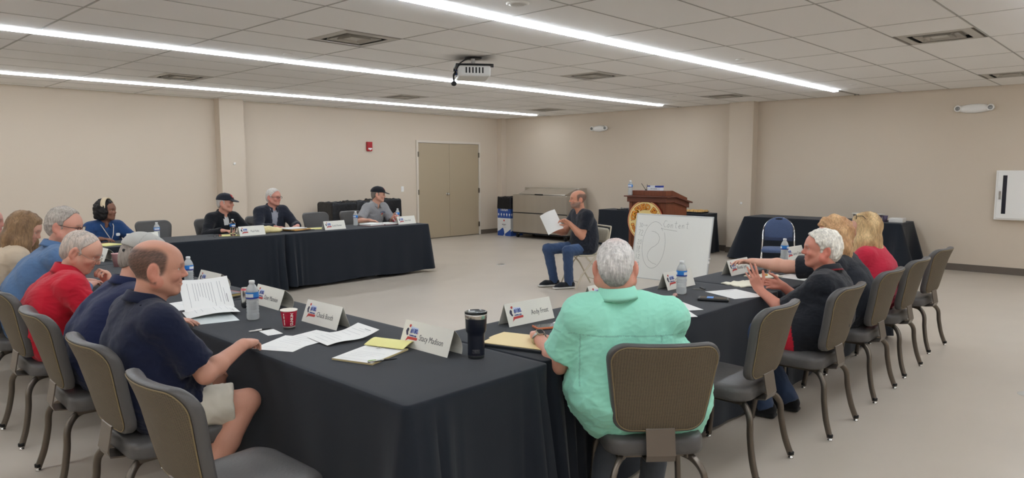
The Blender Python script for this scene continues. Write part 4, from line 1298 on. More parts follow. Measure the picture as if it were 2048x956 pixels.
def trash_box(label, loc, rz, w=.42, h=.90, seed=1, bagf=.70):
    t = thing('trash_box', label, 'trash box', loc, rz, 'cardboard trash boxes')
    c = MB(); c.box(-w / 2, -w / 2, 0, w / 2, w / 2, h * .46 + .0, 0); c.box(-w / 2, -w / 2, h * .46, w / 2, w / 2, h - .02, 1)
    b = obj('carton', c, [M_boxw, M_boxb], t)
    g = MB(); R = bag_rings(w, h * bagf, h, seed); g.loft(R, 0, True, False)
    g.add([(x, y, h - .05) for x, y in rrect(w * .88, w * .88, .03, 3)], [list(range(16))], 0)
    obj('liner_bag', g, M_bag, t)
    p = MB()
    for k in range(4):
        Mx = Matrix.Rotation(k * R90, 4, 'Z') @ frame((0, -w / 2 - .0008, 0), (1, 0, 0), (0, 0, 1))
        text_mesh('TRASH', .085, Mx @ Matrix.Translation((0, h * .675, 0)), p, 0, scx=.95, bold=.002)
        for q in range(5):
            x = (-.32 + q * .16) * w * 1.3
            p.add([(x + .02 * math.cos(a), h * .555 + .028 * math.sin(a) * (1 + .2 * (q % 2)), 0) for a in np.linspace(0, 2 * PI, 9)[:-1]], [list(range(8))], 0, False, Mx)
            p.add([(x - .012, h * .505, 0), (x + .012, h * .505, 0), (x + .012, h * .511, 0), (x - .012, h * .511, 0)], [(0, 1, 2, 3)], 0, False, Mx)
        st = [(.035 * (1 if i % 2 == 0 else .45) * math.cos(R90 + i * PI / 5), h * .40 + .035 * (1 if i % 2 == 0 else .45) * math.sin(R90 + i * PI / 5), 0) for i in range(10)]
        p.add(st, [list(range(10))], 2, False, Mx)
        text_mesh('REPUBLIC', .030, Mx @ Matrix.Translation((0, h * .295, 0)), p, 3, bold=.001); text_mesh('SERVICES', .016, Mx @ Matrix.Translation((0, h * .265, 0)), p, 3)
        p.add([(-.07, h * .225, 0), (.07, h * .220, 0), (.07, h * .223, 0), (-.07, h * .228, 0)], [(0, 1, 2, 3)], 3, False, Mx)
        p.add([(-w / 2, 0.0, 0), (w * .04, 0.0, 0), (0, h * .12, 0), (-w * .06, h * .20, 0), (-w * .14, h * .205, 0), (-w * .34, h * .14, 0), (-w / 2, h * .11, 0)], [(0, 1, 2, 3, 4, 5, 6)], 1, False, Mx)
        p.add([(w * .04, 0.0, 0), (w / 2, 0.0, 0), (w / 2, h * .185, 0), (w * .30, h * .12, 0), (w * .08, h * .06, 0)], [(0, 1, 2, 3, 4)], 1, False, Mx)
        p.add([(w * .02 + .03 * math.cos(a), .025 * math.sin(a) + .004, .0005) for a in np.linspace(0, PI, 8)], [list(range(8))], 0, False, Mx)
    obj('print', p, [M_boxw, M_boxb, M_boxr, M_ink], b)['kind'] = 'stuff'
    return t
trash_box('blue and white cardboard trash box with black liner, in the room corner beside the cooler', (12.10, 11.53, 0), 0, seed=2)
trash_box('black-lined trash box behind the far table, leftmost of three, behind the empty chair', (7.46, 11.62, 0), 0, .515, .93, 3, .50)
trash_box('black-lined trash box behind the far table, middle of three, behind the grey-shirted man', (7.99, 11.62, 0), 0, .515, .94, 4, .50)
trash_box('black-lined trash box behind the far table, rightmost of three, next to the light switch', (8.51, 11.62, 0), 0, .515, .96, 5, .50)

# ---------------------------------------------------- podium with a round fair seal
M_wood = mat('podium_wood', (112, 60, 36), rough=0.42, var=.22, vscale=7, stretch=(6, 6, .6), bump=.05, bscale=40)
M_wood2 = mat('podium_moulding', (96, 52, 36), rough=0.42, var=.15, vscale=6, stretch=(2, .6, 6))
t = thing('podium', 'brown wooden podium with a round cream fair seal on its front', 'podium', (9.19, 5.71, 0))
pw, pd = .32, .30
obj('body', MB().box(-pd + .02, -pw + .01, .06, pd, pw - .01, 1.08, c=.006), M_wood, t)
for sy in (-1, 1): obj('corner_post', MB().box(-pd + .01, sy * (pw - .028) - .028, .06, -pd + .06, sy * (pw - .028) + .028, 1.08, c=.005), M_wood, t)
obj('plinth', MB().box(-pd - .01, -pw - .01, 0, pd + .01, pw + .01, .06, c=.006), M_wood2, t)
def slope_box(x0, x1, y0, y1, za, zb, th, mi=0):
    """slab whose top slopes from za at x0 to zb at x1, lower face at th below"""
    m = MB()
    v = [(x0, y0, za - th), (x1, y0, zb - th), (x1, y1, zb - th), (x0, y1, za - th), (x0, y0, za), (x1, y0, zb), (x1, y1, zb), (x0, y1, za)]
    m.add(v, [(0, 3, 2, 1), (4, 5, 6, 7), (0, 1, 5, 4), (1, 2, 6, 5), (2, 3, 7, 6), (3, 0, 4, 7)], mi); return m
fm = MB(); fm.box(-pd - .025, -pw - .015, 1.075, -pd + .20, pw + .015, 1.150, c=.004)
obj('frieze', fm, M_wood2, t)
obj('side_moulding', slope_box(-pd + .20, pd + .02, -pw - .015, pw + .015, 1.150, 1.06, .075), M_wood2, t)
obj('shelf', MB().box(-pd - .06, -pw - .05, 1.150, -pd + .2, pw + .05, 1.168, c=.004), M_wood2, t)
obj('side_shelf', slope_box(-pd + .20, pd + .06, -pw - .05, pw + .05, 1.168, 1.07, .018), M_wood2, t)
obj('raised_front', MB().box(-pd + .01, -pw + .02, 1.168, -pd + .20, pw - .02, 1.245, c=.005), M_wood, t)
obj('reading_top', slope_box(-pd + .20, pd + .02, -pw + .02, pw - .02, 1.245, 1.13, .075), M_wood, t)
M_cream = mat('seal_cream', (232, 208, 140), rough=0.5); M_seal_r = mat('seal_red', (160, 40, 30), rough=0.5); M_gold = mat('seal_gold', (228, 160, 52), rough=0.5)
sl = MB(); Ms = frame((-pd - .004, .02, .80), (0, -1, 0), (0, 0, 1))
sl.lathe([(.305, 0), (.305, .010), (.296, .012)], 48, 1, False, Ms); sl.lathe([(.296, .012), (.288, .0125)], 48, 0, False, Ms, caps=False); sl.lathe([(.288, .0125), (.280, .013)], 48, 1, False, Ms, caps=False); sl.lathe([(.280, .013), (.0001, .0135)], 48, 0, False, Ms, caps=False)
seal = obj('seal', sl, [M_cream, M_seal_r], t)
lt = MB()
def arc_text(txt, r, a0, a1, size, flip=False, mi=(0, 1), z=.0145):
    n = len(txt)
    for i, ch in enumerate(txt):
        if ch == ' ': continue
        a = math.radians(a0 + (a1 - a0) * i / (n - 1))
        Mx = Ms @ Matrix.Translation((r * math.cos(a), r * math.sin(a), z)) @ Matrix.Rotation(a - R90 if not flip else a + R90, 4, 'Z')
        text_mesh(ch, size, Mx, lt, mi[0], bold=.010); text_mesh(ch, size, Mx @ Matrix.Translation((0, 0, .0012)), lt, mi[1], bold=.003)
arc_text('CANFIELD FAIR', .205, 168, 12, .105)
arc_text('SOU', .225, 196, 222, .06, True)
lt.lathe([(.008, .014), (.0001, .016)], 10, 0, False, Ms @ Matrix.Translation((-.235, .0, 0)))
obj('lettering', lt, [M_seal_r, M_gold], seal)

# ---------------------------------------------------- whiteboard leaning on the podium
M_wb = mat('whiteboard', (226, 227, 222), rough=0.22); M_alu = mat('aluminium_trim', (190, 192, 192), rough=0.3, metal=0.7); M_mark = mat('marker_ink', (70, 74, 72), rough=0.6)
t = thing('whiteboard', 'white dry-erase board with marker notes leaning against the podium', 'whiteboard', (8.60, 5.185, 0.0))
lean = math.atan2(.16, .90)
Mw = frame((0, 0, .0), (0, -1, 0), (math.sin(lean), 0, math.cos(lean)))
W_, H_ = 1.20, .925
obj('panel', MB().box(-W_ / 2, 0, -.012, W_ / 2, H_, 0, 0, 0, Mw), M_wb, t)
fm = MB()
for x0, y0, x1, y1 in ((-W_ / 2 - .008, -.004, -W_ / 2 + .008, H_ + .008), (W_ / 2 - .008, -.004, W_ / 2 + .008, H_ + .008), (-W_ / 2, H_ - .008, W_ / 2, H_ + .008), (-W_ / 2, -.004, W_ / 2, .010)): fm.box(x0, y0, -.016, x1, y1, .005, 0, .002, Mw)
obj('frame', fm, M_alu, t)
mk = MB()
def stroke(ps, r=.0014):
    pts = [Vector((-W_ / 2 + W_ * u, H_ * (1 - v_), .0006)) for u, v_ in ps]
    for a, c in zip(pts[:-1], pts[1:]):
        d = (c - a); 
        if d.length < 1e-6: continue
        nn = Vector((-d.y, d.x, 0)).normalized() * r
        mk.add([a - nn, c - nn, c + nn, a + nn], [(0, 1, 2, 3)], 0, False, Mw)
circ = [(.27 + .155 * math.cos(a), .47 + .36 * math.sin(a)) for a in np.linspace(-.6, 5.3, 60)]
stroke(circ)
S2 = [(.225, .26), (.27, .265), (.32, .30), (.345, .36), (.335, .43), (.295, .48), (.245, .52), (.21, .58), (.20, .65), (.225, .71), (.28, .75), (.335, .765)]
stroke(S2)
def glyphs(txt, u, v_, h):
    D = {'3': [(0, 0), (.5, 0), (.3, .4), (.5, .6), (.45, .95), (0, 1)], '0': [(.3, 0), (0, .4), (.1, .95), (.4, .95), (.55, .4), (.3, 0)], '7': [(0, 0), (.55, 0), (.25, 1)], '2': [(0, .2), (.25, 0), (.5, .2), (0, 1), (.6, 1)], '1': [(.2, 0), (.2, 1)], '8': [(.3, 0), (.05, .25), (.5, .7), (.25, 1), (.05, .7), (.5, .25), (.3, 0)], '5': [(.5, 0), (.1, 0), (.05, .45), (.45, .5), (.45, .9), (0, 1)], '=': None, '9': [(.5, .1), (.1, .1), (.1, .45), (.5, .4), (.5, .1), (.45, 1)],
         'C': [(.7, .05), (.3, 0), (0, .5), (.25, .95), (.7, .85)], 'o': [(.3, .45), (.05, .7), (.25, 1), (.5, .75), (.3, .45)], 'n': [(.05, .5), (.05, 1), (.08, .6), (.35, .5), (.4, 1)], 't': [(.3, 0), (.25, .9), (.45, 1)], 'e': [(.05, .75), (.45, .7), (.3, .48), (.05, .75), (.2, 1), (.5, .92)], 'x': [(0, .5), (.4, 1)], '-': [(0, .5), (.5, .5)]}
    for ch in txt:
        g_ = D.get(ch)
        if ch == '=': stroke([(u, v_ + h * .4), (u + .03, v_ + h * .4)]); stroke([(u, v_ + h * .65), (u + .03, v_ + h * .65)])
        elif g_: stroke([(u + x * h * .62, v_ + y * h) for x, y in g_])
        if ch == 't': stroke([(u, v_ + h * .35), (u + h * .35, v_ + h * .3)])
        if ch == 'x': stroke([(u + h * .28, v_ + h * .5), (u, v_ + h)])
        u += h * .47
glyphs('30-=', .045, .145, .06); glyphs('72', .040, .25, .085); glyphs('20', .045, .40, .07); glyphs('18', .045, .50, .05); glyphs('15', .045, .555, .05); glyphs('12', .04, .63, .07); glyphs('10', .035, .75, .075); glyphs('9', .055, .88, .06)
glyphs('Content', .375, .085, .105)
stroke([(.375, .215), (.565, .235)]); stroke([(.35, .20), (.375, .245)]); stroke([(.35, .20), (.375, .215)])
obj('marker_writing', mk, M_mark, t)
obj('clip', MB().box(W_ / 2, .30, -.01, W_ / 2 + .015, .33, .012, 0, 0, Mw).box(W_ / 2, .36, -.01, W_ / 2 + .02, .372, .012, 0, 0, Mw), M_white, t)

# ---------------------------------------------------- folding chair
M_beige = mat('beige_steel', (190, 180, 160), rough=0.4)
t = thing('folding_chair', 'beige metal folding chair under the man in the middle of the room', 'chair', (7.50, 5.74, 0), math.radians(157))
bp = MB()
ol = trap_outline(.43, .43, .20, .045)
def brg(s_, dx): return [(-.20 - .12 * ((z_ * s_ + .68) - .45) + dx + .025 * (y_ * s_ / .2) ** 2, y_ * s_, z_ * s_ + .68) for y_, z_ in ol]
bp.loft([brg(.05, -.004), brg(.6, -.004), brg(.97, -.004), brg(1.0, .004), brg(.97, .012), brg(.6, .012), brg(.05, .012)], 0, True, True)
obj('backrest', bp, M_beige, t)
so = trap_outline(.36, .40, .40, .06)
obj('seat', MB().loft([[(-y_ * s_ , x_ * s_, z_) for x_, y_ in so] for s_, z_ in ((.05, .425), (.95, .425), (1, .432), (1, .440), (.95, .446), (.05, .444))]), M_beige, t)
for sg in (1, -1):
    obj('leg', MB().tube([(-.245, .20 * sg, .79), (-.20, .215 * sg, .60), (-.02, .215 * sg, .44), (.20, .215 * sg, .18), (.28, .215 * sg, .012)], .011, 10), M_beige, t)
    obj('leg', MB().tube([(.12, .195 * sg, .425), (.0, .195 * sg, .30), (-.17, .195 * sg, .012)], .011, 10), M_beige, t)
cr = MB(); cr.tube([(.235, -.21, .10), (.235, .21, .10)], .007, 8); cr.tube([(-.13, -.19, .09), (-.13, .19, .09)], .007, 8)
tp = [(-.245, .20, .79), (-.252, .19, .805), (-.252, -.19, .805), (-.245, -.20, .79)]; cr.tube(tp, .011, 10)
obj('stretcher', cr, M_beige, t)

# ---------------------------------------------------- blue stacking chair
M_bluef = mat('blue_fabric', (72, 88, 122), rough=0.85, bump=0.3, bscale=300, var=.15, vscale=120, sheen=.1)
M_bluev = mat('blue_vinyl', (44, 56, 84), rough=0.5)
t = thing('stacking_chair', 'blue upholstered stacking chair with an arched chrome frame, empty', 'chair', (9.62, 4.05, 0), math.radians(203))
arc = [(.205 * math.cos(a), .205 * math.sin(a)) for a in np.linspace(0, PI, 17)]
fr = MB()
fr.tube([(-.22, -.215, .42)] + [(-.225 - .06 * (z_) / .4, y_, .46 + z_) for y_, z_ in [(-.21, .08), (-.207, .20)]] + [(-.285 - .01 * s_, y_, .665 + s_ * 1.0) for y_, s_ in reversed(arc)] + [(-.225 - .06 * (z_) / .4, y_, .46 + z_) for y_, z_ in [(.207, .20), (.21, .08)]] + [(-.22, .215, .42)], .0115, 10)
obj('back_frame', fr, M_chrome, t)
pad = [(-.19, 0.0), (.19, 0.0)] + [(.19 * math.cos(a), .165 + .17 * math.sin(a)) for a in np.linspace(0, PI, 15)]
def prg(s_, dx): return [(-.262 + dx - .05 * (.10 + (z_ - .15) * s_ + .15), y_ * s_, .545 + .15 + (z_ - .15) * s_) for y_, z_ in pad]
bk = obj('backrest', MB().loft([prg(.05, -.015), prg(.9, -.015), prg(1, -.006), prg(1, .012), prg(.92, .030), prg(.6, .036), prg(.05, .037)]), M_bluef, t)
obj('lower_band', MB().box(-.292, -.185, .545, -.235, .185, .605, c=.008), M_bluev, bk)
obj('hand_slot', MB().prism([(.05 * math.cos(a), .012 * math.sin(a)) for a in np.linspace(0, 2 * PI, 15)[:-1]], 0, .003, 0, frame((-.252, 0, .855), (0, 1, 0), (.08, 0, 1))), M_dark, bk)
so = trap_outline(.40, .44, .42, .06)
obj('seat', MB().loft([[(-y_ * s_ + .01, x_ * s_, z_) for x_, y_ in so] for s_, z_ in ((.05, .42), (.96, .42), (1, .43), (1, .455), (.96, .47), (.7, .478), (.05, .48))]), M_bluef, t)
for sg in (1, -1):
    obj('leg', MB().tube([(-.22, .215 * sg, .43), (-.24, .217 * sg, .25), (-.28, .22 * sg, .01)], .0115, 10), M_chrome, t)
    obj('leg', MB().tube([(.19, .21 * sg, .425), (.215, .215 * sg, .36), (.235, .22 * sg, .01)], .0115, 10), M_chrome, t)
# ------------------------------------------------------------ things on the tables
M_card = mat('card_white', (226, 224, 214), rough=0.6); M_paper = mat('paper_white', (228, 228, 225), rough=0.7); M_txt = mat('print_grey', (80, 80, 84), rough=0.7)
M_faint = mat('print_faint', (176, 177, 180), rough=0.7); M_lblue = mat('logo_blue', (58, 74, 142), rough=0.6); M_lred = mat('logo_red', (188, 62, 58), rough=0.6); M_lsky = mat('logo_sky', (196, 208, 232), rough=0.6); M_lnavy = mat('logo_navy', (50, 46, 70), rough=0.6)
M_yel = mat('legal_yellow', (226, 220, 146), rough=0.65); M_manila = mat('manila', (226, 204, 152), rough=0.6); M_cream2 = mat('napkin_cream', (230, 226, 206), rough=0.85, bump=.4, bscale=120)
M_clear = mat('clear_plastic', (250, 252, 252), rough=0.06, trans=1.0, ior=1.22); M_water = mat('water', (246, 250, 252), rough=0.02, trans=1.0, ior=1.16)
M_frost = mat('cloudy_plastic', (226, 230, 230), rough=0.22, trans=0.55, ior=1.2)
M_capw = mat('bottle_cap', (226, 228, 228), rough=0.4); M_bl1 = mat('label_blue', (44, 128, 208), rough=0.4); M_bl2 = mat('label_navy', (28, 52, 140), rough=0.4); M_bl3 = mat('label_white', (222, 226, 230), rough=0.4)
M_cupred = mat('cup_red', (200, 38, 66), rough=0.45); M_cupw = mat('cup_white', (232, 226, 214), rough=0.5); M_orange = mat('orange_case', (204, 116, 78), rough=0.5); M_screen = mat('dark_screen', (40, 42, 48), rough=0.12)
M_green = mat('pen_green', (122, 178, 52), rough=0.4); M_navyp = mat('tumbler_navy', (26, 30, 42), rough=0.35)

def tent(name_txt, loc, ang, label, w=.345, h=.125, lean=.36, txt_h=.040, tx=.37, curl=.0, wide=1.0):
    """folded place card; ang = direction of its width, printed face to the right of it (towards -normal)"""
    t = thing('place_card', label, 'place card', (loc[0], loc[1], T), ang, 'folded white place cards')
    c = MB(); dy = h * math.sin(lean); dz = h * math.cos(lean)
    th = .0008
    n = 8
    def side(s_, cv):
        pts = []
        for k in range(n + 1):
            u = k / n
            pts.append((s_ * (dy * (1 - u) + cv * 4 * u * (1 - u)) , dz * u))
        return pts
    A = side(-1, 0.0); B = side(1, curl)
    prof = A + B[::-1][1:]
    inner = [(y_ * .985 , z_ - .0014) for y_, z_ in prof]
    rings = []
    for x in (-w / 2, w / 2): rings.append([(x, y_, z_) for y_, z_ in prof] + [(x, y_ * .98, max(z_ - .0016, 0.0002)) for y_, z_ in prof[::-1]])
    c.loft(rings, 0, False, True)
    cd = obj('card', c, M_card, t)
    p = MB(); Mx = frame((0, -dy - .0006, 0), (1, 0, 0), (0, math.sin(lean), math.cos(lean)))
    text_mesh(name_txt, txt_h, Mx @ Matrix.Translation((w * (tx - .5), h * .44, 0)), p, 0, align='LEFT', scx=.74 * wide, bold=-.0002)
    L = Mx @ Matrix.Translation((-w * .5 + .066, h * .50, 0))
    def poly(ps, mi, z=0): p.add([(x * .92, y_ * .92, z) for x, y_ in ps], [list(range(len(ps)))], mi, False, L)
    poly([(-.012, .040), (.046, .036), (.052, .004), (-.008, .010)], 3)
    poly([(-.03, .044), (-.022, .050), (-.012, .046), (-.016, .034), (-.026, .034)], 2, .0001)
    text_mesh('#180', .030, L @ Matrix.Translation((.016, .016, .0003)), p, 1, bold=.0012, scx=.8)
    text_mesh('th', .010, L @ Matrix.Translation((.044, .010, .0003)), p, 2, scx=.8)
    text_mesh('CANFIELD FAIR', .0095, L @ Matrix.Translation((.014, -.006, .0003)), p, 1, bold=.0004, scx=.8)
    poly([(-.022, -.014), (.052, -.012), (.056, -.018), (.052, -.026), (-.014, -.028), (-.028, -.036), (-.036, -.044), (-.030, -.030)], 2, .0001)
    poly([(-.040, .026), (-.030, .030), (-.024, .020), (-.028, .008), (-.022, -.006), (-.032, -.010), (-.040, .000), (-.046, .012)], 4, .0001)
    obj('print', p, [M_txt, M_lblue, M_lred, M_lsky, M_lnavy], cd)['kind'] = 'stuff'
    return t

def bottle(loc, label, rz=0.0, water=True, s=1.0, z=T):
    t = thing('water_bottle', label, 'bottle', (loc[0], loc[1], z), rz, 'plastic water bottles')
    pr = [(.0001, .004), (.018, .001), (.029, .003), (.0325, .012), (.0325, .030)]
    for k in range(5): pr += [(.0325, .034 + k * .016), (.0305, .040 + k * .016), (.0305, .043 + k * .016)]
    pr += [(.0295, .104), (.0325, .114), (.0330, .118), (.0330, .150), (.0320, .156), (.0270, .172), (.0190, .186), (.0135, .193), (.0135, .200)]
    obj('bottle_body', MB().lathe([(r * s, z_ * s) for r, z_ in pr], 24, 0, True, caps=False), M_frost if water else M_clear, t)
    lb = MB(); R = .0336 * s; n = 28
    for k in range(n):
        a0, a1 = 2 * PI * k / n, 2 * PI * (k + 1) / n
        for z0, z1, f_ in ((.117, .125, lambda k: 2), (.125, .143, lambda k: 3 if (k % 14) < 8 else 1), (.143, .152, lambda k: 1)):
            mi = f_(k)
            lb.add([(R * math.cos(a0), R * math.sin(a0), z0 * s), (R * math.cos(a1), R * math.sin(a1), z0 * s), (R * math.cos(a1), R * math.sin(a1), z1 * s), (R * math.cos(a0), R * math.sin(a0), z1 * s)], [(0, 1, 2, 3)], {1: 0, 2: 1, 3: 2}[mi], True)
    obj('label', lb, [M_bl1, M_bl2, M_bl3], t)
    obj('cap', MB().lathe([(.0135 * s, .196 * s), (.0150 * s, .197 * s), (.0150 * s, .209 * s), (.0138 * s, .212 * s), (.0001, .2125 * s)], 20), M_capw, t)
    return t

def page(name, label, cat, loc, ang, w, h, m=None, lines=10, curl=None, group=None, z=T, seed=0, lm=None, head=True, thick=.0006, parent=None, text_cover=1.0):
    """sheet of paper with printed lines; w across, h up; curl(u,v) raises it"""
    cf = curl or (lambda u, v: 0.0)
    m = m or M_paper
    rnd = random.Random(seed)
    nu, nv = 10, 12
    mb = MB()
    P = lambda u, v, dz=0.0: ((u - .5) * w, (v - .5) * h, thick + cf(u, v) + dz)
    top = [P(i / nu, j / nv) for j in range(nv + 1) for i in range(nu + 1)]
    bot = [(x, y, z_ - thick) for x, y, z_ in top]
    q = [(j * (nu + 1) + i, j * (nu + 1) + i + 1, (j + 1) * (nu + 1) + i + 1, (j + 1) * (nu + 1) + i) for j in range(nv) for i in range(nu)]
    mb.add(top, q, 0, True); mb.add(bot, [f[::-1] for f in q], 0, True)
    N1 = nu + 1
    bd = [i for i in range(N1)] + [j * N1 + nu for j in range(1, nv + 1)] + [nv * N1 + i for i in range(nu - 1, -1, -1)] + [j * N1 for j in range(nv - 1, 0, -1)]
    k = len(top); mb.add(top + bot, [(bd[i], bd[(i + 1) % len(bd)], bd[(i + 1) % len(bd)] + k, bd[i] + k)[::-1] for i in range(len(bd))], 0)
    def line(u0, u1, v, hh, mi):
        n_ = max(int((u1 - u0) * 12), 1)
        for i in range(n_):
            a, c = u0 + (u1 - u0) * i / n_, u0 + (u1 - u0) * (i + 1) / n_
            mb.add([P(a, v, .0004), P(c, v, .0004), P(c, v + hh, .0004), P(a, v + hh, .0004)], [(0, 1, 2, 3)], mi)
    if lines:
        if head: line(.55, .82, .90, .010, 2); line(.35, .80, .87, .006, 1)
        for i in range(lines):
            v = .82 - .72 * i / max(lines - 1, 1) * text_cover
            if rnd.random() < .12: continue
            line(.12, .12 + .76 * rnd.uniform(.55, 1), v, .007, 1)
    if parent is None:
        o = obj(name, mb, [m, lm or M_faint, M_txt]); tag(o, label, cat, group); o.location = (loc[0], loc[1], z); o.rotation_euler = (0, 0, ang)
    else:
        o = obj(name, mb, [m, lm or M_faint, M_txt], parent)
    return o

def pen(label, a, b, cols, z=T, r=.0045):
    L = math.hypot(b[0] - a[0], b[1] - a[1]); rz = math.atan2(b[1] - a[1], b[0] - a[0])
    t = thing('pen', label, 'pen', (a[0], a[1], z), rz)
    X = frame((0, 0, r + .0008), (0, 1, 0), (0, 0, 1)) 
    Mx = Matrix(((0, 0, 1, 0), (0, 1, 0, 0), (-1, 0, 0, r + .0008), (0, 0, 0, 1)))
    obj('barrel', MB().lathe([(r * .8, 0), (r, .004), (r, L * .55)], 12, 0, True, Mx), cols[0], t)
    obj('grip', MB().lathe([(r * 1.02, L * .55), (r * 1.02, L * .85), (r * .35, L * .98), (.0004, L)], 12, 0, True, Mx), cols[1], t)
    obj('clip', MB().box(.002, -.0016, 2 * r, L * .28, .0016, 2 * r + .0022), cols[2], t)
    return t

def cup(loc, label, r=.043, h=.100, z=T, m=None, word=True, rz=0.0):
    t = thing('paper_cup', label, 'cup', (loc[0], loc[1], z), rz, 'red paper coffee cups')
    obj('wall', MB().lathe([(.0001, .004), (r * .68, .004), (r * .69, .0), (r * .71, .014), (r * .72, .0145), (r * .99, h - .006), (r * 1.04, h - .004), (r * 1.04, h), (r * .98, h), (r * .70, .010), (.0001, .008)], 32, 0, True, caps=False, mis=[0, 0, 0, 0, 1, 0, 0, 0, 0, 0]), [M_cupw, m or M_cupred], t)
    if word:
        p = MB()
        for k, (txt, a0, sz) in enumerate((('DUNKIN', 0.55, .020), ('america runs on', -0.55, .008), ('DUNKIN', 0.55 + PI, .020))):
            n = len(txt)
            for i, ch in enumerate(txt):
                zz = h * .22 + h * .62 * (i + .5) / n; rr = r * (.72 + .27 * zz / h) + .0006
                Mx = frame((rr * math.cos(a0), rr * math.sin(a0), zz), (0, 0, 1), (math.sin(a0), -math.cos(a0), 0))
                text_mesh(ch, sz, Mx, p, 0, bold=.0006)
        obj('lettering', p, M_cupw, t)['kind'] = 'stuff'
    return t

# place cards -------------------------------------------------
rm = -R90
tent('Stacy Madison', (2.08, 2.50), rm - .0, 'white place card beside the navy tumbler, largest and nearest of the left arm', curl=.02)
tent('Chuck Booth', (2.04, 3.32), rm, 'white place card behind the red cup, partly covered by papers')
tent('Dave Mannion', (2.10, 4.02), rm - .02, 'white place card just right of the tall bottle by the soda can', curl=.03)
tent('George Roman', (2.13, 4.93), rm, 'white place card behind the grey notebook on the left arm', curl=.035, w=.33)
tent('Bryan Flarey', (2.14, 5.66), rm - .03, 'white place card half hidden behind the balding man, beside the iced cup', curl=.045, w=.33)
tent('Rick Sorice', (2.12, 7.20), rm, 'white place card seen between the red jacket and the grey cap', curl=.03, w=.33)
tent('Andy Frost', (2.84, 2.58), -.06, 'white place card right of the tumbler, in front of the mint shirt', tx=.52)
tent('Rob', (3.60, 2.62), 0.02, 'white place card behind the red cup at the mint shirt shoulder', tx=.5)
tent('George Lee', (4.40, 2.57), -.05, 'white place card behind the water bottle in front of the whiteboard', tx=.34)
tent('Rhonda Lynn', (5.30, 2.56), -.03, 'white place card under the outstretched hand of the woman in black', w=.33)
tent('Lauren Canacci', (6.50, 2.60), -.08, 'white place card between two bottles near the blue chair', w=.34)
tent('Kim Moff', (2.93, 8.54), -.03, 'white place card in front of the woman in the denim blouse', w=.33)
tent('Paul Fultz', (4.22, 8.54), .03, 'white place card in front of the man in the black cap and jacket', w=.345, tx=.44)
tent('Scott Hunter', (5.42, 8.54), .05, 'white place card in front of the empty chair and red cup at the far table')
tent('Steve Hull', (6.70, 8.58), .04, 'white place card at the far table end near the double door')

# left arm ----------------------------------------------------
bottle((1.83, 3.72), 'tall water bottle in front of the soda can on the left arm', 2.6, s=1.04)
t = thing('soda_can', 'pink and silver soda can half hidden behind the tall water bottle', 'can', (1.97, 4.08, T))
obj('can_body', MB().lathe([(.022, 0), (.026, .002), (.032, .012), (.032, .108), (.026, .120), (.026, .123), (.024, .121), (.0001, .119)], 24, mis=[1, 1, 1, 0, 1, 1, 1]), [mat('can_pink', (196, 96, 104), rough=.35, metal=.3), M_steel], t)
cup((1.86, 3.38), 'red paper coffee cup with white lettering, on the near left arm', rz=-2.25)
cup((3.50, 2.44), 'red paper coffee cup peeking over the mint shirt shoulder', rz=-2.4)
cup((5.60, 8.66), 'red paper coffee cup in front of the empty far-table chair', rz=-2.2, word=False)
t = thing('legal_pad', 'yellow legal pad folded back under a printed white sheet with a paper clip', 'notepad', (1.845, 2.62, T), -R90 + .33)
obj('pad', MB().box(-.108, -.15, 0, .108, .13, .008, c=.001), mat('pad_board', (196, 178, 132), rough=.7), t)
sh = page('printed_sheet', None, None, None, 0, .212, .262, lines=9, parent=t, seed=4); sh.location = (0, -.020, .0085)
yf = MB(); 
def yp(u, v): return ((u - .5) * .216 + .004 * math.sin(v * 5), .085 + v * .145, .011 + .020 * math.sin(min(v, 1) * PI) ** 1 + .004 * (1 - v))
yv = [yp(i / 8, j / 12) for j in range(13) for i in range(9)]
yq = [(j * 9 + i, j * 9 + i + 1, (j + 1) * 9 + i + 1, (j + 1) * 9 + i) for j in range(12) for i in range(8)]
yf.add(yv, yq, 0, True); yf.add([(x, y, z - .0015) for x, y, z in yv], [q[::-1] for q in yq], 0, True)
obj('yellow_sheet', yf, M_yel, t)
pc = MB(); pc.tube([(-.02, .055, .0115), (-.02, .09, .0115), (-.012, .098, .0115), (-.005, .09, .0115), (-.005, .06, .0115), (-.01, .054, .0115), (-.015, .06, .0115), (-.015, .085, .0115)], .0008, 6)
obj('paper_clip', pc, M_steel, t)
pen('silver and green ballpoint pen across the white sheet of the legal pad', (1.725, 2.485), (1.845, 2.435), (M_steel, M_blk, M_green), z=T + .010)
page('paper_sheet', 'white printed sheet under the balding man\'s knuckles', 'paper', (1.69, 3.08), -R90 + .5, .216, .279, lines=8, seed=1, z=T, curl=lambda u, v: .0006)
page('paper_sheet', 'white printed sheet in the middle of the spread papers by the red cup', 'paper', (1.80, 3.09), -R90 + .15, .216, .279, lines=9, seed=2, z=T + .0012, curl=lambda u, v: .004 * v)
page('paper_sheet', 'white curled sheet leaning on the second nearest place card', 'paper', (1.93, 2.98), -R90 - .10, .216, .279, lines=8, seed=3, z=T + .004, curl=lambda u, v: .030 * v * v + .006 * math.sin(v * 7) + .002)
page('note_card', 'small white note card under the black and white pen', 'note card', (1.745, 3.36), -R90 - .12, .128, .077, lines=0, seed=5)
pen('white and black pen lying at the edge of the note card', (1.665, 3.435), (1.785, 3.425), (M_white, M_blk, M_blk), z=T + .001)
page('photo_print', 'glossy picture sheet sticking out under the open report', 'picture', (1.70, 3.92), -R90 - .25, .28, .216, m=mat('photo_white', (206, 214, 214), rough=.25), lines=7, lm=mat('photo_teal', (112, 146, 146), rough=.3), head=False, seed=6)
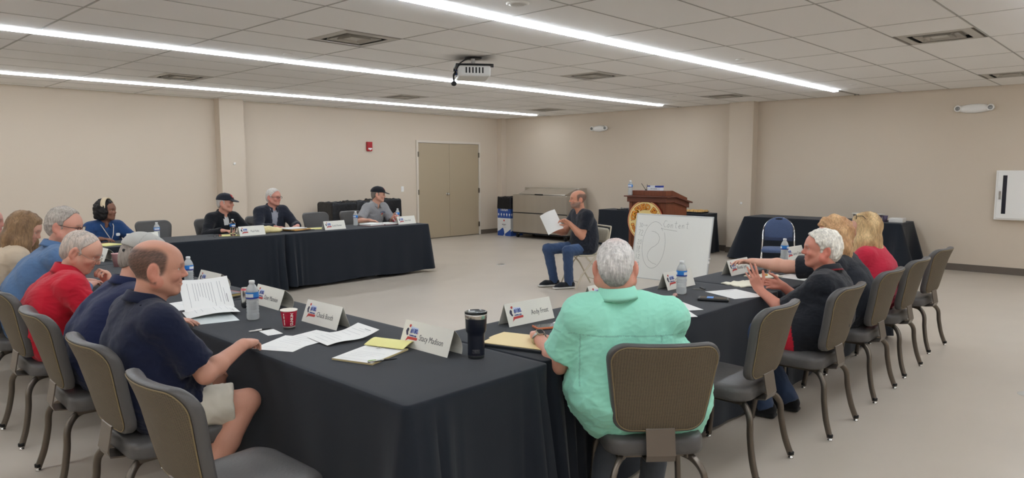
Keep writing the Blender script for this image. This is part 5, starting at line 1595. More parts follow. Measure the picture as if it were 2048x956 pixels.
rp = thing('stapled_report', 'open stapled report with one page lifted, in front of the man in the grey cap', 'report', (1.74, 4.08, T + .002), -R90)
a_ = page('lower_page', None, None, None, 0, .216, .279, lines=7, parent=rp, seed=7, curl=lambda u, v: .018 * math.sin(v * 2.5) + .002); a_.location = (.03, .0, 0); a_.rotation_euler = (0, 0, -.25)
b_ = page('lifted_page', None, None, None, 0, .216, .279, lines=14, lm=mat('print_mid', (142, 143, 146), rough=.7), parent=rp, seed=8, curl=lambda u, v: .035 * (v - .5) ** 2 * 4 * .5); b_.location = (-.125, .04, .085); b_.rotation_euler = (0, math.radians(52), -.15)
nb = thing('notebook', 'grey notebook lying on top of two magazines', 'notebook', (2.02, 4.52, T + .012), -R90 + .1)
obj('cover', MB().box(-.10, -.075, .0, .10, .075, .003).box(-.10, -.075, .017, .10, .075, .020).box(-.10, .072, .0, .10, .075, .02), mat('notebook_grey', (92, 94, 98), rough=.5), nb)
obj('pages', MB().box(-.097, -.072, .003, .097, .072, .017), mat('page_edge', (206, 184, 120), rough=.7), nb)
for k, (lb, cc) in enumerate((('red-edged magazine under the grey notebook', (178, 70, 66)), ('white magazine at the bottom of the pile under the notebook', (214, 212, 206)))):
    o = obj('magazine', MB().box(-.108, -.14, 0, .108, .14, .0055, c=.001), mat('mag%d' % k, cc, rough=.4)); tag(o, lb, 'magazine'); o.location = (2.03, 4.56 + .01 * k, T + .006 - .006 * k); o.rotation_euler = (0, 0, -R90 + .15 + .12 * k)
page('paper_sheet', 'flat white sheet with blue print left of the open report', 'paper', (1.70, 4.42), -R90 + .1, .28, .216, lines=6, seed=12, lm=mat('print_bluegrey', (132, 158, 176), rough=.6))
bottle((2.06, 5.14), 'small water bottle in front of the balding man\'s face', 1.4)
t = thing('insulated_mug', 'black mug with a handle in front of the balding man\'s nose', 'mug', (2.12, 5.36, T))
obj('mug_body', MB().lathe([(.0001, .0), (.034, 0), (.038, .01), (.040, .085), (.036, .09), (.035, .01), (.0001, .008)], 24), M_blk, t)
obj('handle', MB().tube([(.036, 0, .07), (.06, .0, .068), (.066, 0, .045), (.058, 0, .022), (.036, 0, .02)], .007, 8, M=Matrix.Rotation(-.8, 4, 'Z')), M_blk, t)
t = thing('iced_cup', 'clear plastic cup of dark iced drink behind the balding man', 'cup', (2.16, 5.95, T))
obj('cup_wall', MB().lathe([(.0001, .001), (.030, 0), (.044, .155), (.047, .158)], 24, caps=False), M_clear, t)
obj('drink', MB().lathe([(.0001, .004), (.028, .004), (.037, .085), (.0001, .085)], 20), mat('cola', (46, 30, 24), rough=.2), t)
t = thing('paper_cup', 'pink patterned cup between the red jacket and the grey cap', 'cup', (2.06, 6.62, T))
obj('wall', MB().lathe([(.0001, 0), (.030, 0), (.044, .11), (.047, .115), (.043, .112), (.0001, .1)], 24), mat('cup_pink', (198, 150, 150), rough=.5), t)
t = thing('travel_tumbler', 'dark tumbler with a steel rim in front of the long-haired woman', 'tumbler', (1.86, 6.75, T))
obj('body', MB().lathe([(.0001, 0), (.033, 0), (.036, .004), (.043, .15)], 24, caps=False), M_navyp, t); obj('rim', MB().lathe([(.043, .15), (.044, .168), (.041, .17), (.0001, .166)], 24, caps=False), M_steel, t)

# tumbler with a printed badge ---------------------------------
t = thing('travel_tumbler', 'large navy insulated tumbler with steel rim and clear lid at the table corner', 'tumbler', (2.13, 2.24, T), math.radians(226))
obj('body', MB().lathe([(.037, .015), (.0375, .10), (.0385, .112), (.0455, .122), (.0475, .172), (.0485, .178)], 40, caps=False), M_navyp, t)
obj('steel_base', MB().lathe([(.0001, 0), (.033, 0), (.036, .003), (.0370, .015)], 40, caps=False), M_steel, t)
obj('steel_rim', MB().lathe([(.0485, .178), (.0490, .180), (.0495, .197), (.0480, .199), (.0455, .196)], 40, caps=False), M_steel, t)
obj('lid', MB().lathe([(.0465, .193), (.0500, .2005), (.0500, .2065), (.0460, .2085), (.040, .203), (.0001, .203)], 40, caps=False), M_clear, t)
obj('slider', MB().box(-.014, -.034, .203, .014, -.004, .209, c=.002), M_frost, t)
bg = MB(); Mx = frame((.0382, 0, .036), (0, 1, 0), (0, 0, 1))
for x0, y0, x1, y1 in ((-.016, .0065, .016, .0075), (-.016, -.0075, .016, -.0065), (-.016, -.0075, -.0150, .0075), (.0150, -.0075, .016, .0075)): bg.box(x0, y0, -.001, x1, y1, .0006, 0, 0, Mx)
text_mesh('YETI', .0115, Mx @ Matrix.Translation((0, 0, .0002)), bg, 0, bold=.0003, scx=1.1)
obj('badge', bg, mat('badge_grey', (120, 122, 126), rough=.4, metal=.5), t)

# near arm ----------------------------------------------------
o = obj('binder', MB().box(-.125, -.16, 0, .125, .16, .014, c=.002), mat('binder_black', (28, 32, 38), rough=.5)); tag(o, 'flat black binder under the manila folder', 'binder'); o.location = (2.445, 2.255, T); o.rotation_euler = (0, 0, .28)
fo = MB(); fo.prism([(-.12, -.155), (.12, -.155), (.12, .10), (.118, .155), (.03, .168), (-.02, .168), (-.03, .155), (-.12, .155)], 0, .003)
o = obj('manila_folder', fo, M_manila); tag(o, 'manila folder under the mint-shirted man\'s wrist', 'folder'); o.location = (2.45, 2.26, T + .0145); o.rotation_euler = (0, 0, .30)
t = thing('smartphone', 'phone in an orange case under the mint-shirted man\'s hand', 'phone', (2.80, 2.39, T + .002), -.45)
obj('case', MB().box(-.08, -.04, 0, .08, .04, .011, c=.003), M_orange, t); obj('screen', MB().box(-.074, -.035, .0108, .074, .035, .0118), M_screen, t)
page('note_card', 'small white card with red print beside the orange phone', 'note card', (2.99, 2.42), .25, .16, .10, lines=3, lm=M_lred, head=False, seed=9, curl=lambda u, v: .008 * u)
page('paper_sheet', 'white sheet just right of the mint shirt, upper of two', 'paper', (3.76, 2.20), -.55, .216, .279, lines=4, seed=10, z=T + .002)
page('paper_sheet', 'white sheet just right of the mint shirt, lower of two at the table edge', 'paper', (3.60, 2.13), -.75, .216, .279, lines=4, seed=11)
w_ = MB(); w_.tube([(-.045, 0, .006), (-.03, 0, .010), (-.022, 0, .005), (.0, 0, .011), (.02, 0, .005), (.03, .004, .012), (.05, 0, .010)], [.012, .014, .004, .011, .004, .013, .016], 8)
o = obj('candy_wrapper', w_, mat('wrapper', (190, 150, 140), rough=.3, metal=.3)); tag(o, 'crumpled candy wrapper beside the water bottle and mint shirt', 'wrapper'); o.location = (3.98, 2.34, T + .006); o.rotation_euler = (0, 0, .4)
bottle((4.17, 2.40), 'water bottle standing in front of the whiteboard on the near arm', -2.2, s=1.05)
t = thing('smartphone', 'thick black phone lying at the table edge near the empty chair', 'phone', (4.10, 2.13, T + .0), -1.15)
obj('case', MB().box(-.095, -.048, 0, .095, .048, .018, c=.006), M_blk, t); obj('screen', MB().box(-.08, -.040, .0175, .08, .040, .0190), M_screen, t); obj('sticker', MB().box(-.04, -.03, .0188, .0, .035, .0196), M_bl1, t)
t = thing('pocket_knife', 'half-open folding pocket knife beside the white sheet', 'knife', (4.42, 2.36, T), .9)
obj('handle', MB().box(0, -.006, 0, .085, .006, .010, c=.003), M_blk, t); obj('blade', MB().prism([(0, -.006), (0, .006), (.075, .004), (.088, -.004)], .002, .0055, 0, Matrix.Rotation(1.25, 4, 'Z')), M_steel, t)
page('paper_sheet', 'white sheet with faint print beside the black phone', 'paper', (4.42, 2.14), -.42, .26, .30, lines=5, seed=13)
def napkin(loc, ang, label, w=.24, h=.17, seed=1):
    n = 12; mb = MB()
    P = lambda i, j, dz: ((i / n - .5) * w * (1 + .06 * math.sin(j * 1.3 + seed)), (j / n - .5) * h * (1 + .08 * math.sin(i * 1.1 + seed)), dz + .004 + .004 * math.sin(i * 1.7 + seed) * math.sin(j * 1.4))
    up = [P(i, j, .004) for j in range(n + 1) for i in range(n + 1)]; dn = [P(i, j, -.003) for j in range(n + 1) for i in range(n + 1)]
    q = [(j * (n + 1) + i, j * (n + 1) + i + 1, (j + 1) * (n + 1) + i + 1, (j + 1) * (n + 1) + i) for j in range(n) for i in range(n)]
    mb.add(up, q, 0, True); mb.add(dn, [f[::-1] for f in q], 0, True)
    k = len(up); N1 = n + 1; bd = [i for i in range(N1)] + [j * N1 + n for j in range(1, N1)] + [n * N1 + i for i in range(n - 1, -1, -1)] + [j * N1 for j in range(n - 1, 0, -1)]
    mb.add(up + dn, [(bd[i], bd[i] + k, bd[(i + 1) % len(bd)] + k, bd[(i + 1) % len(bd)]) for i in range(len(bd))], 0)
    o = obj('napkin', mb, M_cream2); tag(o, label, 'napkin', 'cream paper napkins'); o.location = (loc[0], loc[1], T + .001); o.rotation_euler = (0, 0, ang)
napkin((4.83, 2.27), -.35, 'cream folded napkin in front of the white-haired man\'s hands', .26, .20)
napkin((5.28, 2.33), -.2, 'cream napkin with a snack crumb under the raised fingers', .24, .18, 3)
o = obj('snack', MB().lathe([(.0001, 0), (.016, .002), (.02, .008), (.012, .014), (.0001, .016)], 12), mat('cheese_snack', (224, 168, 74), rough=.6)); tag(o, 'orange snack piece on the napkin', 'snack'); o.location = (5.27, 2.31, T + .010)
o = obj('pouch', MB().box(-.09, -.05, 0, .09, .05, .035, c=.015), mat('pouch_black', (24, 25, 30), rough=.55, bump=.4, bscale=60)); tag(o, 'small black pouch under the reaching hand', 'pouch'); o.location = (5.42, 2.44, T + .002); o.rotation_euler = (0, 0, .1)
page('paper_sheet', 'white sheet below the forearm of the woman in black', 'paper', (5.42, 2.12), -.2, .216, .279, lines=4, seed=14)
bottle((6.22, 2.56), 'water bottle in front of the blue chair, shorter-looking of the pair', 1.0)
bottle((6.62, 2.45), 'water bottle beside the strawberry-blonde head, right of the tilted place card', 2.0, s=1.08)
t = thing('eyeglasses', 'folded eyeglasses lying on the near arm by the forearm', 'glasses', (5.85, 2.42, T + .004), .4)
g_ = MB()
for sx in (-.033, .033): r_ = [(sx + .022 * math.cos(a), 0, .018 + .016 * math.sin(a)) for a in np.linspace(0, 2 * PI, 17)]; g_.tube(r_, .0015, 6)
g_.tube([(-.011, 0, .022), (0, 0, .025), (.011, 0, .022)], .0015, 6); g_.tube([(-.055, 0, .022), (-.05, .12, .012)], .0015, 6); g_.tube([(.055, 0, .022), (.05, .12, .012)], .0015, 6)
obj('frame', g_, mat('frame_black', (40, 36, 36), rough=0.3), t)

# far arm -----------------------------------------------------
def pad(label, loc, ang, w=.21, h=.28):
    t = thing('legal_pad', label, 'notepad', (loc[0], loc[1], T), ang)
    obj('pad', MB().box(-w / 2, -h / 2, 0, w / 2, h / 2, .008, c=.001), M_yel, t); obj('binding', MB().box(-w / 2, h / 2 - .03, .0078, w / 2, h / 2 + .001, .0094), mat('pad_red', (150, 60, 50), rough=.6), t)
pad('yellow legal pad beside the place card of the denim-blouse woman', (2.58, 8.62), .3)
bottle((3.16, 8.74), 'water bottle in front of the empty grey chair at the far table', 0.4)
bottle((4.00, 8.58), 'half-empty water bottle in front of the man in the black cap', 0.8, water=False)
pad('yellow legal pad under the bottle and glasses of the black-cap man', (4.02, 8.68), 1.2)
t = thing('eyeglasses', 'dark folded eyeglasses left of the bottle at the far table', 'glasses', (3.80, 8.57, T + .002), .2)
g_ = MB()
for sx in (-.033, .033): g_.tube([(sx + .022 * math.cos(a), 0, .018 + .016 * math.sin(a)) for a in np.linspace(0, 2 * PI, 15)], .002, 6)
g_.tube([(-.011, 0, .022), (.011, 0, .022)], .002, 6); g_.tube([(-.055, 0, .022), (-.05, .12, .012)], .002, 6); g_.tube([(.055, 0, .022), (.05, .12, .012)], .002, 6)
obj('frame', g_, _mats['frame_black'], t)
bagp = [Ell((0, 0, .035), (.20, .10, .05), k=.03), Ell((.13, -.01, .025), (.13, .09, .035), k=.03), Ell((-.12, .02, .04), (.09, .07, .05), k=.03), Box((0, 0, .5), (1, 1, .5), rr=.002, k=.004, op='i')]
bt = thing('plastic_bag', 'crumpled pale yellow plastic bag between the black-cap and blazer men', 'bag', (4.48, 8.74, T))
sdf_obj('film', bagp, .008, mat('bag_film', (222, 206, 150), rough=.35, bump=.5, bscale=30), bt, None, lambda v, N: .012 * (1 - np.abs(wavy(v, 3, 40, 6))) ** 2 - .004, col=(.6, .5, .3))
for k, (lb, cc, dz, an, wd) in enumerate((('black folder at the bottom of the far-table stack', (36, 36, 40), 0, .2, .34), ('orange envelope in the middle of the far-table stack', (214, 160, 92), .012, .35, .30), ('tan folder bulging in the far-table stack', (214, 178, 118), .022, .15, .30), ('white papers on top of the stack before the blazer', (226, 226, 222), .034, .05, .28))):
    o = obj('folder', MB().box(-wd / 2, -.115, 0, wd / 2, .115, .010, c=.002), mat('folder%d' % k, cc, rough=.6)); tag(o, lb, 'folder', 'folders stacked before the blazer'); o.location = (4.98 - .03 * k, 8.70, T + dz); o.rotation_euler = (0, 0, an)
pad('yellow legal pad right of the folder stack at the far table', (5.26, 8.78), 1.4)
bottle((5.98, 8.84), 'water bottle in front of the empty chair near the red binder', 2.4)
t = thing('ring_binder', 'open dark red binder with white pages under the grey-shirted man\'s hand', 'binder', (6.30, 8.70, T), .06)
obj('cover', MB().box(-.28, -.14, 0, -.01, .14, .006, c=.002).box(.01, -.14, 0, .28, .14, .006, c=.002).box(-.01, -.14, 0, .01, .14, .004), mat('binder_red', (104, 40, 44), rough=.45), t)
obj('pages', MB().box(-.265, -.13, .006, -.015, .13, .034, c=.003), M_paper, t); obj('pages', MB().box(.02, -.13, .006, .265, .13, .022, c=.003), M_paper, t)
obj('rings', MB().tube([(0, -.08, .006), (-.012, -.08, .035), (.012, -.08, .035), (.01, -.08, .01)], .002, 6).tube([(0, .08, .006), (-.012, .08, .035), (.012, .08, .035), (.01, .08, .01)], .002, 6), M_steel, t)
o = obj('highlighter', MB().tube([(0, 0, .007), (.11, 0, .007)], .007, 10), mat('neon_yellow', (212, 226, 60), rough=.4)); tag(o, 'neon yellow highlighter beside the grey-shirted man\'s hand', 'marker'); o.location = (6.55, 8.72, T); o.rotation_euler = (0, 0, .3)
bottle((6.84, 8.96), 'water bottle at the far table end by the light switch', 2.2)
page('paper_sheet', 'white sheet lying at the very end of the far table', 'paper', (6.84, 8.74), 0.1, .14, .20, lines=0, z=T)

# podium top and serving tables ---------------------------------
bottle((8.885, 6.0), 'water bottle on the left corner of the podium', 2.4, z=1.168, s=1.05)
t = thing('tissue_box', 'blue and white box standing on the podium top', 'box', (8.98, 5.63, 1.246), R90)
obj('carton', MB().box(-.11, -.045, 0, .11, .045, .07, c=.003), mat('carton_white', (214, 218, 224), rough=.5), t)
obj('blue_band', MB().box(-.111, -.046, .045, -.02, .046, .0705).box(.06, -.046, .055, .111, .046, .0705), M_bl2, t)
pr = MB(); text_mesh('DRY ERASE', .022, frame((0, .0462, .025), (-1, 0, 0), (0, 0, 1)), pr, 0); obj('print', pr, M_ink, t)['kind'] = 'stuff'
t = thing('microphone_stand', 'thin bent microphone wires standing on the podium top', 'microphone', (9.0, 5.80, 1.246))
obj('gooseneck', MB().tube([(0, 0, 0), (-.01, .03, .04), (-.02, .07, .10)], .004, 8), M_blk, t); obj('wire', MB().tube([(0, 0, 0), (-.01, -.02, .05), (-.02, -.03, .09)], .003, 8), M_blk, t); obj('base', MB().lathe([(.02, 0), (.018, .008), (.0001, .009)], 14), M_blk, t)
M_past = mat('pastry', (206, 164, 98), rough=.6, var=.3, vscale=30); M_foil = mat('foil', (196, 198, 200), rough=.25, metal=.9, bump=.8, bscale=60)
rnd = random.Random(5); rolls = None
for k, (yy, lb) in enumerate(((7.02, 'foil tray of golden pastries on the serving table, nearer the podium'), (6.62, 'foil tray of golden pastries at the right end of the serving table'))):
    t = thing('foil_tray', lb, 'tray', (12.0, yy, T), 0, 'foil trays of pastries')
    obj('tray', MB().loft([[(x * s_, y * s_, z_) for x, y in rrect(.36, .36, .05, 4)] for s_, z_ in ((.05, .002), (.88, .002), (1, .030), (1.04, .031), (1.0, .026), (.88, .006), (.05, .006))], caps=False), M_foil, t)
    for i in range(12):
        me = None
        o = rolls.copy() if rolls else obj('pastry', MB().lathe([(.0001, 0), (.035, .004), (.045, .018), (.036, .034), (.0001, .040)], 14), M_past)
        if rolls: COL.objects.link(o)
        rolls = rolls or o
        lx, ly = ((i % 3) - 1) * .10 + rnd.uniform(-.01, .01), ((i // 3) - 1.5) * .085 + rnd.uniform(-.01, .01)
        o.location = (12.0 + lx, yy + ly, T + .010 + rnd.uniform(0, .012)); o.rotation_euler = (rnd.uniform(-.3, .3), rnd.uniform(-.3, .3), rnd.uniform(0, 6)); o.scale = (1.0, rnd.uniform(.8, 1.0), rnd.uniform(.9, 1.3))
        tag(o, 'golden pastry on the foil trays behind the podium', 'pastry', 'pastries in foil trays')
t = thing('serving_tray', 'low silver tray of wrapped items on the serving table left of the podium', 'tray', (12.0, 8.05, T))
obj('tray', MB().loft([[(x * s_, y * s_, z_) for x, y in rrect(.34, .60, .05, 4)] for s_, z_ in ((.05, .002), (.94, .002), (1, .02), (1.02, .021), (.97, .018), (.92, .006), (.05, .006))], caps=False), M_foil, t)
fo2 = MB()
for i in range(34):
    Mx = Matrix.Translation((rnd.uniform(-.13, .13), rnd.uniform(-.26, .26), rnd.uniform(.015, .035))) @ Matrix.Rotation(rnd.uniform(0, 6), 4, 'Z') @ Matrix.Rotation(rnd.uniform(-.5, .5), 4, 'X')
    fo2.box(-.03, -.012, -.006, .03, .012, .010, i % 2, .003, Mx)
obj('wrapped_items', fo2, [M_foil, mat('cutlery_dark', (60, 62, 68), rough=.4)], t)['kind'] = 'stuff'
M_pp = mat('cup_purple', (122, 112, 138), rough=.5)
sc = None
for i in range(6):
    o = sc.copy() if sc else obj('stacked_cup', MB().lathe([(.0001, 0), (.030, 0), (.042, .095), (.044, .098), (.040, .094), (.0001, .08)], 20), M_pp)
    if sc: COL.objects.link(o)
    sc = sc or o; o.location = (11.98, 3.80 - .085 * i, T); tag(o, 'purple paper cup in the short row under the white plate at the serving table end', 'cup', 'purple cups under the white plates')
o = obj('plate_stack', MB().lathe([(.0001, 0), (.10, .0), (.15, .012), (.152, .020), (.10, .010), (.0001, .008)], 32), M_white); tag(o, 'white paper plates resting on the purple cups', 'plate'); o.location = (11.98, 3.62, T + .099); o.scale = (.8, 1.6, 1)
o = obj('napkin_pack', MB().box(-.09, -.10, 0, .09, .10, .07, c=.01), mat('wrap_white', (212, 210, 206), rough=.3, bump=.6, bscale=25)); tag(o, 'plastic-wrapped white napkins at the right end of the serving table', 'napkins'); o.location = (11.98, 3.04 + .16, T)
# ------------------------------------------------------------ the fifteen people
def clipn(W, M, a, n): return (W(a), nrm(np.asarray(n, float)) @ M)

def hair_long(t=0.016, length=0.24, back=0.03, front=0.060, top=0.092, spread=0.085, side_fwd=0.03, r0=0.050, r1=0.035):
    def H(W, M, s, N, sf, sl, u):
        c = clipn(W, M, (front, 0, top - 0.01), (0.80, 0, -0.60))
        o = [Ell(W((-0.014, 0, 0.034)), np.array((0.100 + t, 0.077 + t, 0.086 + t)) * s, M, k=0.01, clip=[c]),
             Ell(W((0.020, 0, 0.045)), np.array((0.060 + t, 0.066 + t * .8, 0.058 + t)) * s, M, k=0.02, clip=[clipn(W, M, (front + .012, 0, top - .035), (0.62, 0, -0.78))])]
        for a in (-115, -80, -45, -15, 15, 45, 80, 115):
            x, y = -math.cos(math.radians(a)), math.sin(math.radians(a))
            p0 = W((x * 0.075 - 0.005, y * 0.068, 0.02)); p1 = W((x * (0.085) + (0.02 if abs(a) > 70 else 0), y * (spread), -0.09))
            p2 = p1 - u * (length - 0.11) + (W((x * back, y * 0.01, 0)) - W((0, 0, 0)))
            o += [Cap(p0, p1, r0 * s * .9, r0 * s * .8, k=0.03), Cap(p1, p2, r0 * s * .8, r1 * s, k=0.03)]
        return o
    return H

def hair_curly(t=0.03):
    def H(W, M, s, N, sf, sl, u):
        c = clipn(W, M, (0.055, 0, 0.07), (0.86, 0, -0.5))
        o = [Ell(W((-0.025, 0, 0.038)), np.array((0.100 + t * .5, 0.080 + t * .6, 0.088 + t * .6)) * s, M, k=0.01, clip=[c])]
        for a in (-100, -60, -20, 20, 60, 100):
            x, y = -math.cos(math.radians(a)), math.sin(math.radians(a))
            o += [Cap(W((x * .08 - .01, y * .075, .03)), W((x * .085 - .015, y * .082, -.075)), 0.048 * s, 0.046 * s, k=0.03)]
        return o
    return H

M_capb = mat('cap_button', (30, 30, 34), rough=.8)
def add_cap(info, col, brimcol=None, emblem=None, s=1.0, dz=0.0, tilt=0.0, vox=0.006):
    P, W, M = info['P'], info['W'], info['Mh']
    c1 = clipn(W, M, (0.0, 0, 0.040 + dz), (0.05 + tilt, 0, -1))
    br = np.stack([nrm(M[0] * 0.97 - M[2] * 0.24), M[1], nrm(M[2] * 0.97 + M[0] * 0.24)])
    pr = [Ell(W((-0.012, 0, 0.040 + dz)), np.array((0.112, 0.090, 0.092)) * s, M, k=0.01, clip=[c1]),
          Ell(W((0.035, 0, 0.048 + dz)), np.array((0.072, 0.080, 0.072)) * s, M, k=0.02, clip=[c1]),
          Ell(W((0.115, 0, 0.036 + dz)), np.array((0.075, 0.078, 0.0085)) * s, br, k=0.008), Ell(W((-0.012, 0, 0.134 + dz)), (.008, .008, .006), M, k=.004)]
    c0, cb = np.array(lin(col)), np.array(lin(brimcol or col))
    hc = info['hc']
    def cf(v, Nn):
        q = (v - hc) @ M.T / s
        c = np.tile(c0, (len(v), 1)) * (1 + .06 * wavy(v, 4, 60, 4))[:, None]
        c[(q[:, 0] > 0.098) & (q[:, 2] < 0.07 + dz)] = cb
        c[np.abs(np.mod(np.arctan2(q[:, 1], q[:, 0] + .012) + .52, 1.047) - .52) < .022] *= .8
        if emblem is not None:
            e = (q[:, 0] > .06) & (((q[:, 1]) / .026) ** 2 + ((q[:, 2] - .092 - dz) / .024) ** 2 < 1) & (Nn @ M[0] > .3)
            c[e] = lin(emblem)
            e2 = (q[:, 0] > .06) & (((q[:, 1] - .004) / .011) ** 2 + ((q[:, 2] - .086 - dz) / .008) ** 2 < 1) & (Nn @ M[0] > .3)
            c[e2] = lin((205, 190, 170))
        return c
    return sdf_obj('cap', pr, vox, M_cloth, P, cf, lambda v, Nn: .0015 * wavy(v, 8, 70, 4))

def person(label, base, sp):
    B = np.array((base[0], base[1], 0.0))
    for k in ('hc', 'neck', 'kneeL', 'kneeR', 'ankL', 'ankR'):
        if k in sp: sp[k] = np.array(sp[k], float) - B
    for k in ('armL', 'armR'):
        if k in sp: sp[k] = dict(sp[k]); sp[k]['w'] = np.array(sp[k]['w'], float) - B
    sp.setdefault('hipz', 0.535); sp.setdefault('s', 0.97); sp.setdefault('hs', 1.02)
    return make_person(label, base, sp)
rad = math.radians

def horseshoe(top=.098, lo=-.075, fr=.040):
    def f(x, y, z):
        hi = smoothstep(top + .004, top - .026, z + 9.0 * np.maximum(x + .015, 0) ** 2); l_ = smoothstep(lo, lo + .018, z + .3 * np.maximum(x, -.06))
        f_ = smoothstep(fr + .004, fr - .018, x + .25 * np.maximum(-z, 0) - .12 * z); ear = smoothstep(.85, 1.15, ((x + .014) / .025) ** 2 + ((z + .014) / .042) ** 2) - smoothstep(-.006, .004, x) * smoothstep(-.022, -.034, z)
        return hi * l_ * f_ * np.clip(ear, 0, 1)
    return f

# balding man, navy polo, khaki shorts
person('person in a navy polo and khaki shorts, balding, at the nearest table', (1.14, 3.20), dict(
    vox=.0045, yaw=0.0, hc=(1.140, 3.165, 1.152), hyaw=rad(-22), hpitch=.08, bulge=.035, fat=.022, belly=.02, seed=3, sw=.19,
    hair_col=(62, 53, 48), scalp=horseshoe(), skin=(200, 146, 124), ruddy=.8, jowl=.012,
    top=dict(col=(22, 28, 52), kind='polo', slen=.80, srad=.066),
    armR=dict(w=(1.44, 3.03, .785), d=(.80, .58, -.06), n=(.1, .1, -1), curl=(45, 50, 50, 50), pole=(-.2, -.5, -1)),
    armL=dict(w=(1.33, 3.36, .64), d=(1, -.3, -.1), n=(0, 0, -1)),
    kneeR=(1.43, 2.99, .535), ankR=(1.13, 2.97, .10), kneeL=(1.43, 3.34, .545), ankL=(1.25, 3.36, .10),
    bot=dict(name='shorts', col=(205, 199, 184), shorts=True, len=.82, wr=.012), shoe=dict(col=(120, 112, 104), sole=(200, 198, 190))))
# grey cap, navy polo
i2 = person('person in a navy polo and light grey cap, hunched behind the balding man', (1.16, 4.03), dict(
    vox=.005, yaw=0.0, hc=(1.345, 3.93, 1.110), hyaw=rad(-12), hpitch=.42, bulge=.06, fat=.02, seed=8, sw=.195,
    hair=hair_short(.004, nape=-.06), hair_col=(150, 140, 132), hamp=.0015, skin=(204, 152, 132),
    top=dict(col=(27, 35, 68), kind='polo', slen=.75),
    armR=dict(w=(1.40, 3.82, .785), d=(1, -.1, -.1), n=(0, 0, -1), curl=(12, 14, 18, 20)), armL=dict(w=(1.45, 4.25, .785), d=(1, -.2, 0), n=(0, .2, -1)),
    bot=dict(col=(50, 56, 76))))
add_cap(i2, (168, 166, 160), brimcol=(150, 148, 142), vox=.0055)
sb = MB(); W2 = i2['W']; sb.tube([W2((-.105, y, .012 - abs(y) * .1)) for y in (-.05, -.02, .02, .05)], .008, 8); obj('cap_strap', sb, mat('cap_strap', (60, 60, 62), rough=.6), i2['P'])
# red jacket, glasses
person('person in a red jacket and glasses with thin grey hair', (1.17, 4.86), dict(
    vox=.005, yaw=rad(-8), hc=(1.285, 4.74, 1.085), hyaw=rad(-32), hpitch=.48, bulge=.07, fat=.015, seed=14, sw=.195,
    hair=hair_short(.0055, front=.050, top=.098), hair_col=(168, 160, 152), hair_col2=(196, 178, 164), hamp=.0016, skin=(206, 156, 134), jowl=.01, brow=(150, 140, 130),
    glasses=dict(metal=True, r=.0013, h=.026, dz=-.012, dx=.004), top=dict(name='jacket', col=(180, 24, 44), kind='jacket', sleeve='long', inf=.020, wr=.016, colh=.060),
    armL=dict(w=(1.42, 4.72, .86), d=(-.15, .05, 1), n=(-1, -.1, 0), curl=(70, 75, 75, 70), pole=(0, .5, -1)), armR=dict(w=(1.45, 4.62, .785), d=(1, .3, 0), n=(0, 0, -1)),
    bot=dict(col=(40, 42, 48))))
# denim shirt, grey hair
person('person in a blue denim shirt with combed-back grey hair and glasses', (1.17, 5.68), dict(
    vox=.0055, yaw=rad(-8), hc=(1.375, 5.40, 1.195), hyaw=rad(-40), hpitch=.20, bulge=.06, fat=.02, seed=21, sw=.20,
    hair=hair_short(.013, front=.058, top=.105, nape=-.085), hair_col=(142, 134, 126), hair_col2=(190, 182, 172), hamp=.004, hst=(.3, 1, 1), skin=(204, 150, 130),
    glasses=dict(r=.0018, h=.03), top=dict(col=(84, 114, 152), kind='button', sleeve='long', wr=.014), bot=dict(col=(60, 66, 84))))
# long-haired woman
person('person in a beige sweater with long brown-blonde hair, head bowed', (1.17, 6.50), dict(
    vox=.006, yaw=rad(-6), fem=True, hc=(1.325, 6.235, 1.130), hyaw=rad(-28), hpitch=.40, bulge=.05, seed=25,
    hair=hair_long(.018, .27, spread=.088), hair_col=(104, 80, 60), hair_col2=(160, 128, 94), hamp=.006, hfreq=130, hst=(1, 1, .12), skin=(212, 160, 138),
    top=dict(name='sweater', col=(206, 188, 164), kind='sweater', sleeve='long', inf=.02), bot=dict(col=(56, 60, 72))))
# partly out of frame
person('person with white hair cut off by the left picture edge', (1.10, 7.30), dict(
    vox=.008, yaw=0.0, hc=(1.25, 7.06, 1.15), hyaw=rad(-20), hpitch=.1, seed=29, hair=hair_short(.008), hair_col=(220, 216, 210), skin=(206, 150, 136),
    top=dict(col=(196, 190, 184), kind='button', sleeve='long'), bot=dict(col=(60, 60, 66))))
# denim blouse, headband
i7 = person('person in a blue denim blouse, lanyard and cream headband over dark curly hair', (2.80, 9.42), dict(
    vox=.007, yaw=rad(-84), fem=True, hc=(2.80, 9.28, 1.085), hyaw=rad(-48), hpitch=.02, seed=31, fat=.03, bust=1, sw=.17, hipz=.52,
    hair=hair_curly(), hair_col=(26, 22, 22), hamp=.012, hfreq=110, hst=(1, 1, 1), skin=(136, 94, 76), lip=(.75, .5, .5), brow=(30, 24, 22), ruddy=.2, jowl=.01,
    top=dict(name='blouse', col=(38, 68, 112), kind='button', sleeve='long', vneck=.09, inf=.016), armR=dict(w=(2.62, 8.95, .775), d=(.6, -.6, 0), n=(0, 0, -1)), armL=dict(w=(3.0, 8.95, .775), d=(-.5, -.6, 0), n=(0, 0, -1)), bot=dict(col=(36, 44, 66))))
W7 = i7['W']; hb = MB(); hb.tube([W7((.018 - .018 * math.sin(a), .102 * math.cos(a), .022 + .127 * math.sin(a))) for a in np.linspace(.05, PI - .05, 22)], 1.0, sect=[(-.027, -.005), (.027, -.005), (.027, .005), (-.027, .005)], up=tuple(i7['Mh'][0]))
hbm = obj('headband', hb, mat('headband_cream', (222, 204, 172), rough=.8), i7['P'])
lan = MB(); N7, sf7, sl7 = i7['N'], i7['sf'], i7['sl']; up = np.array((0, 0, 1.0))
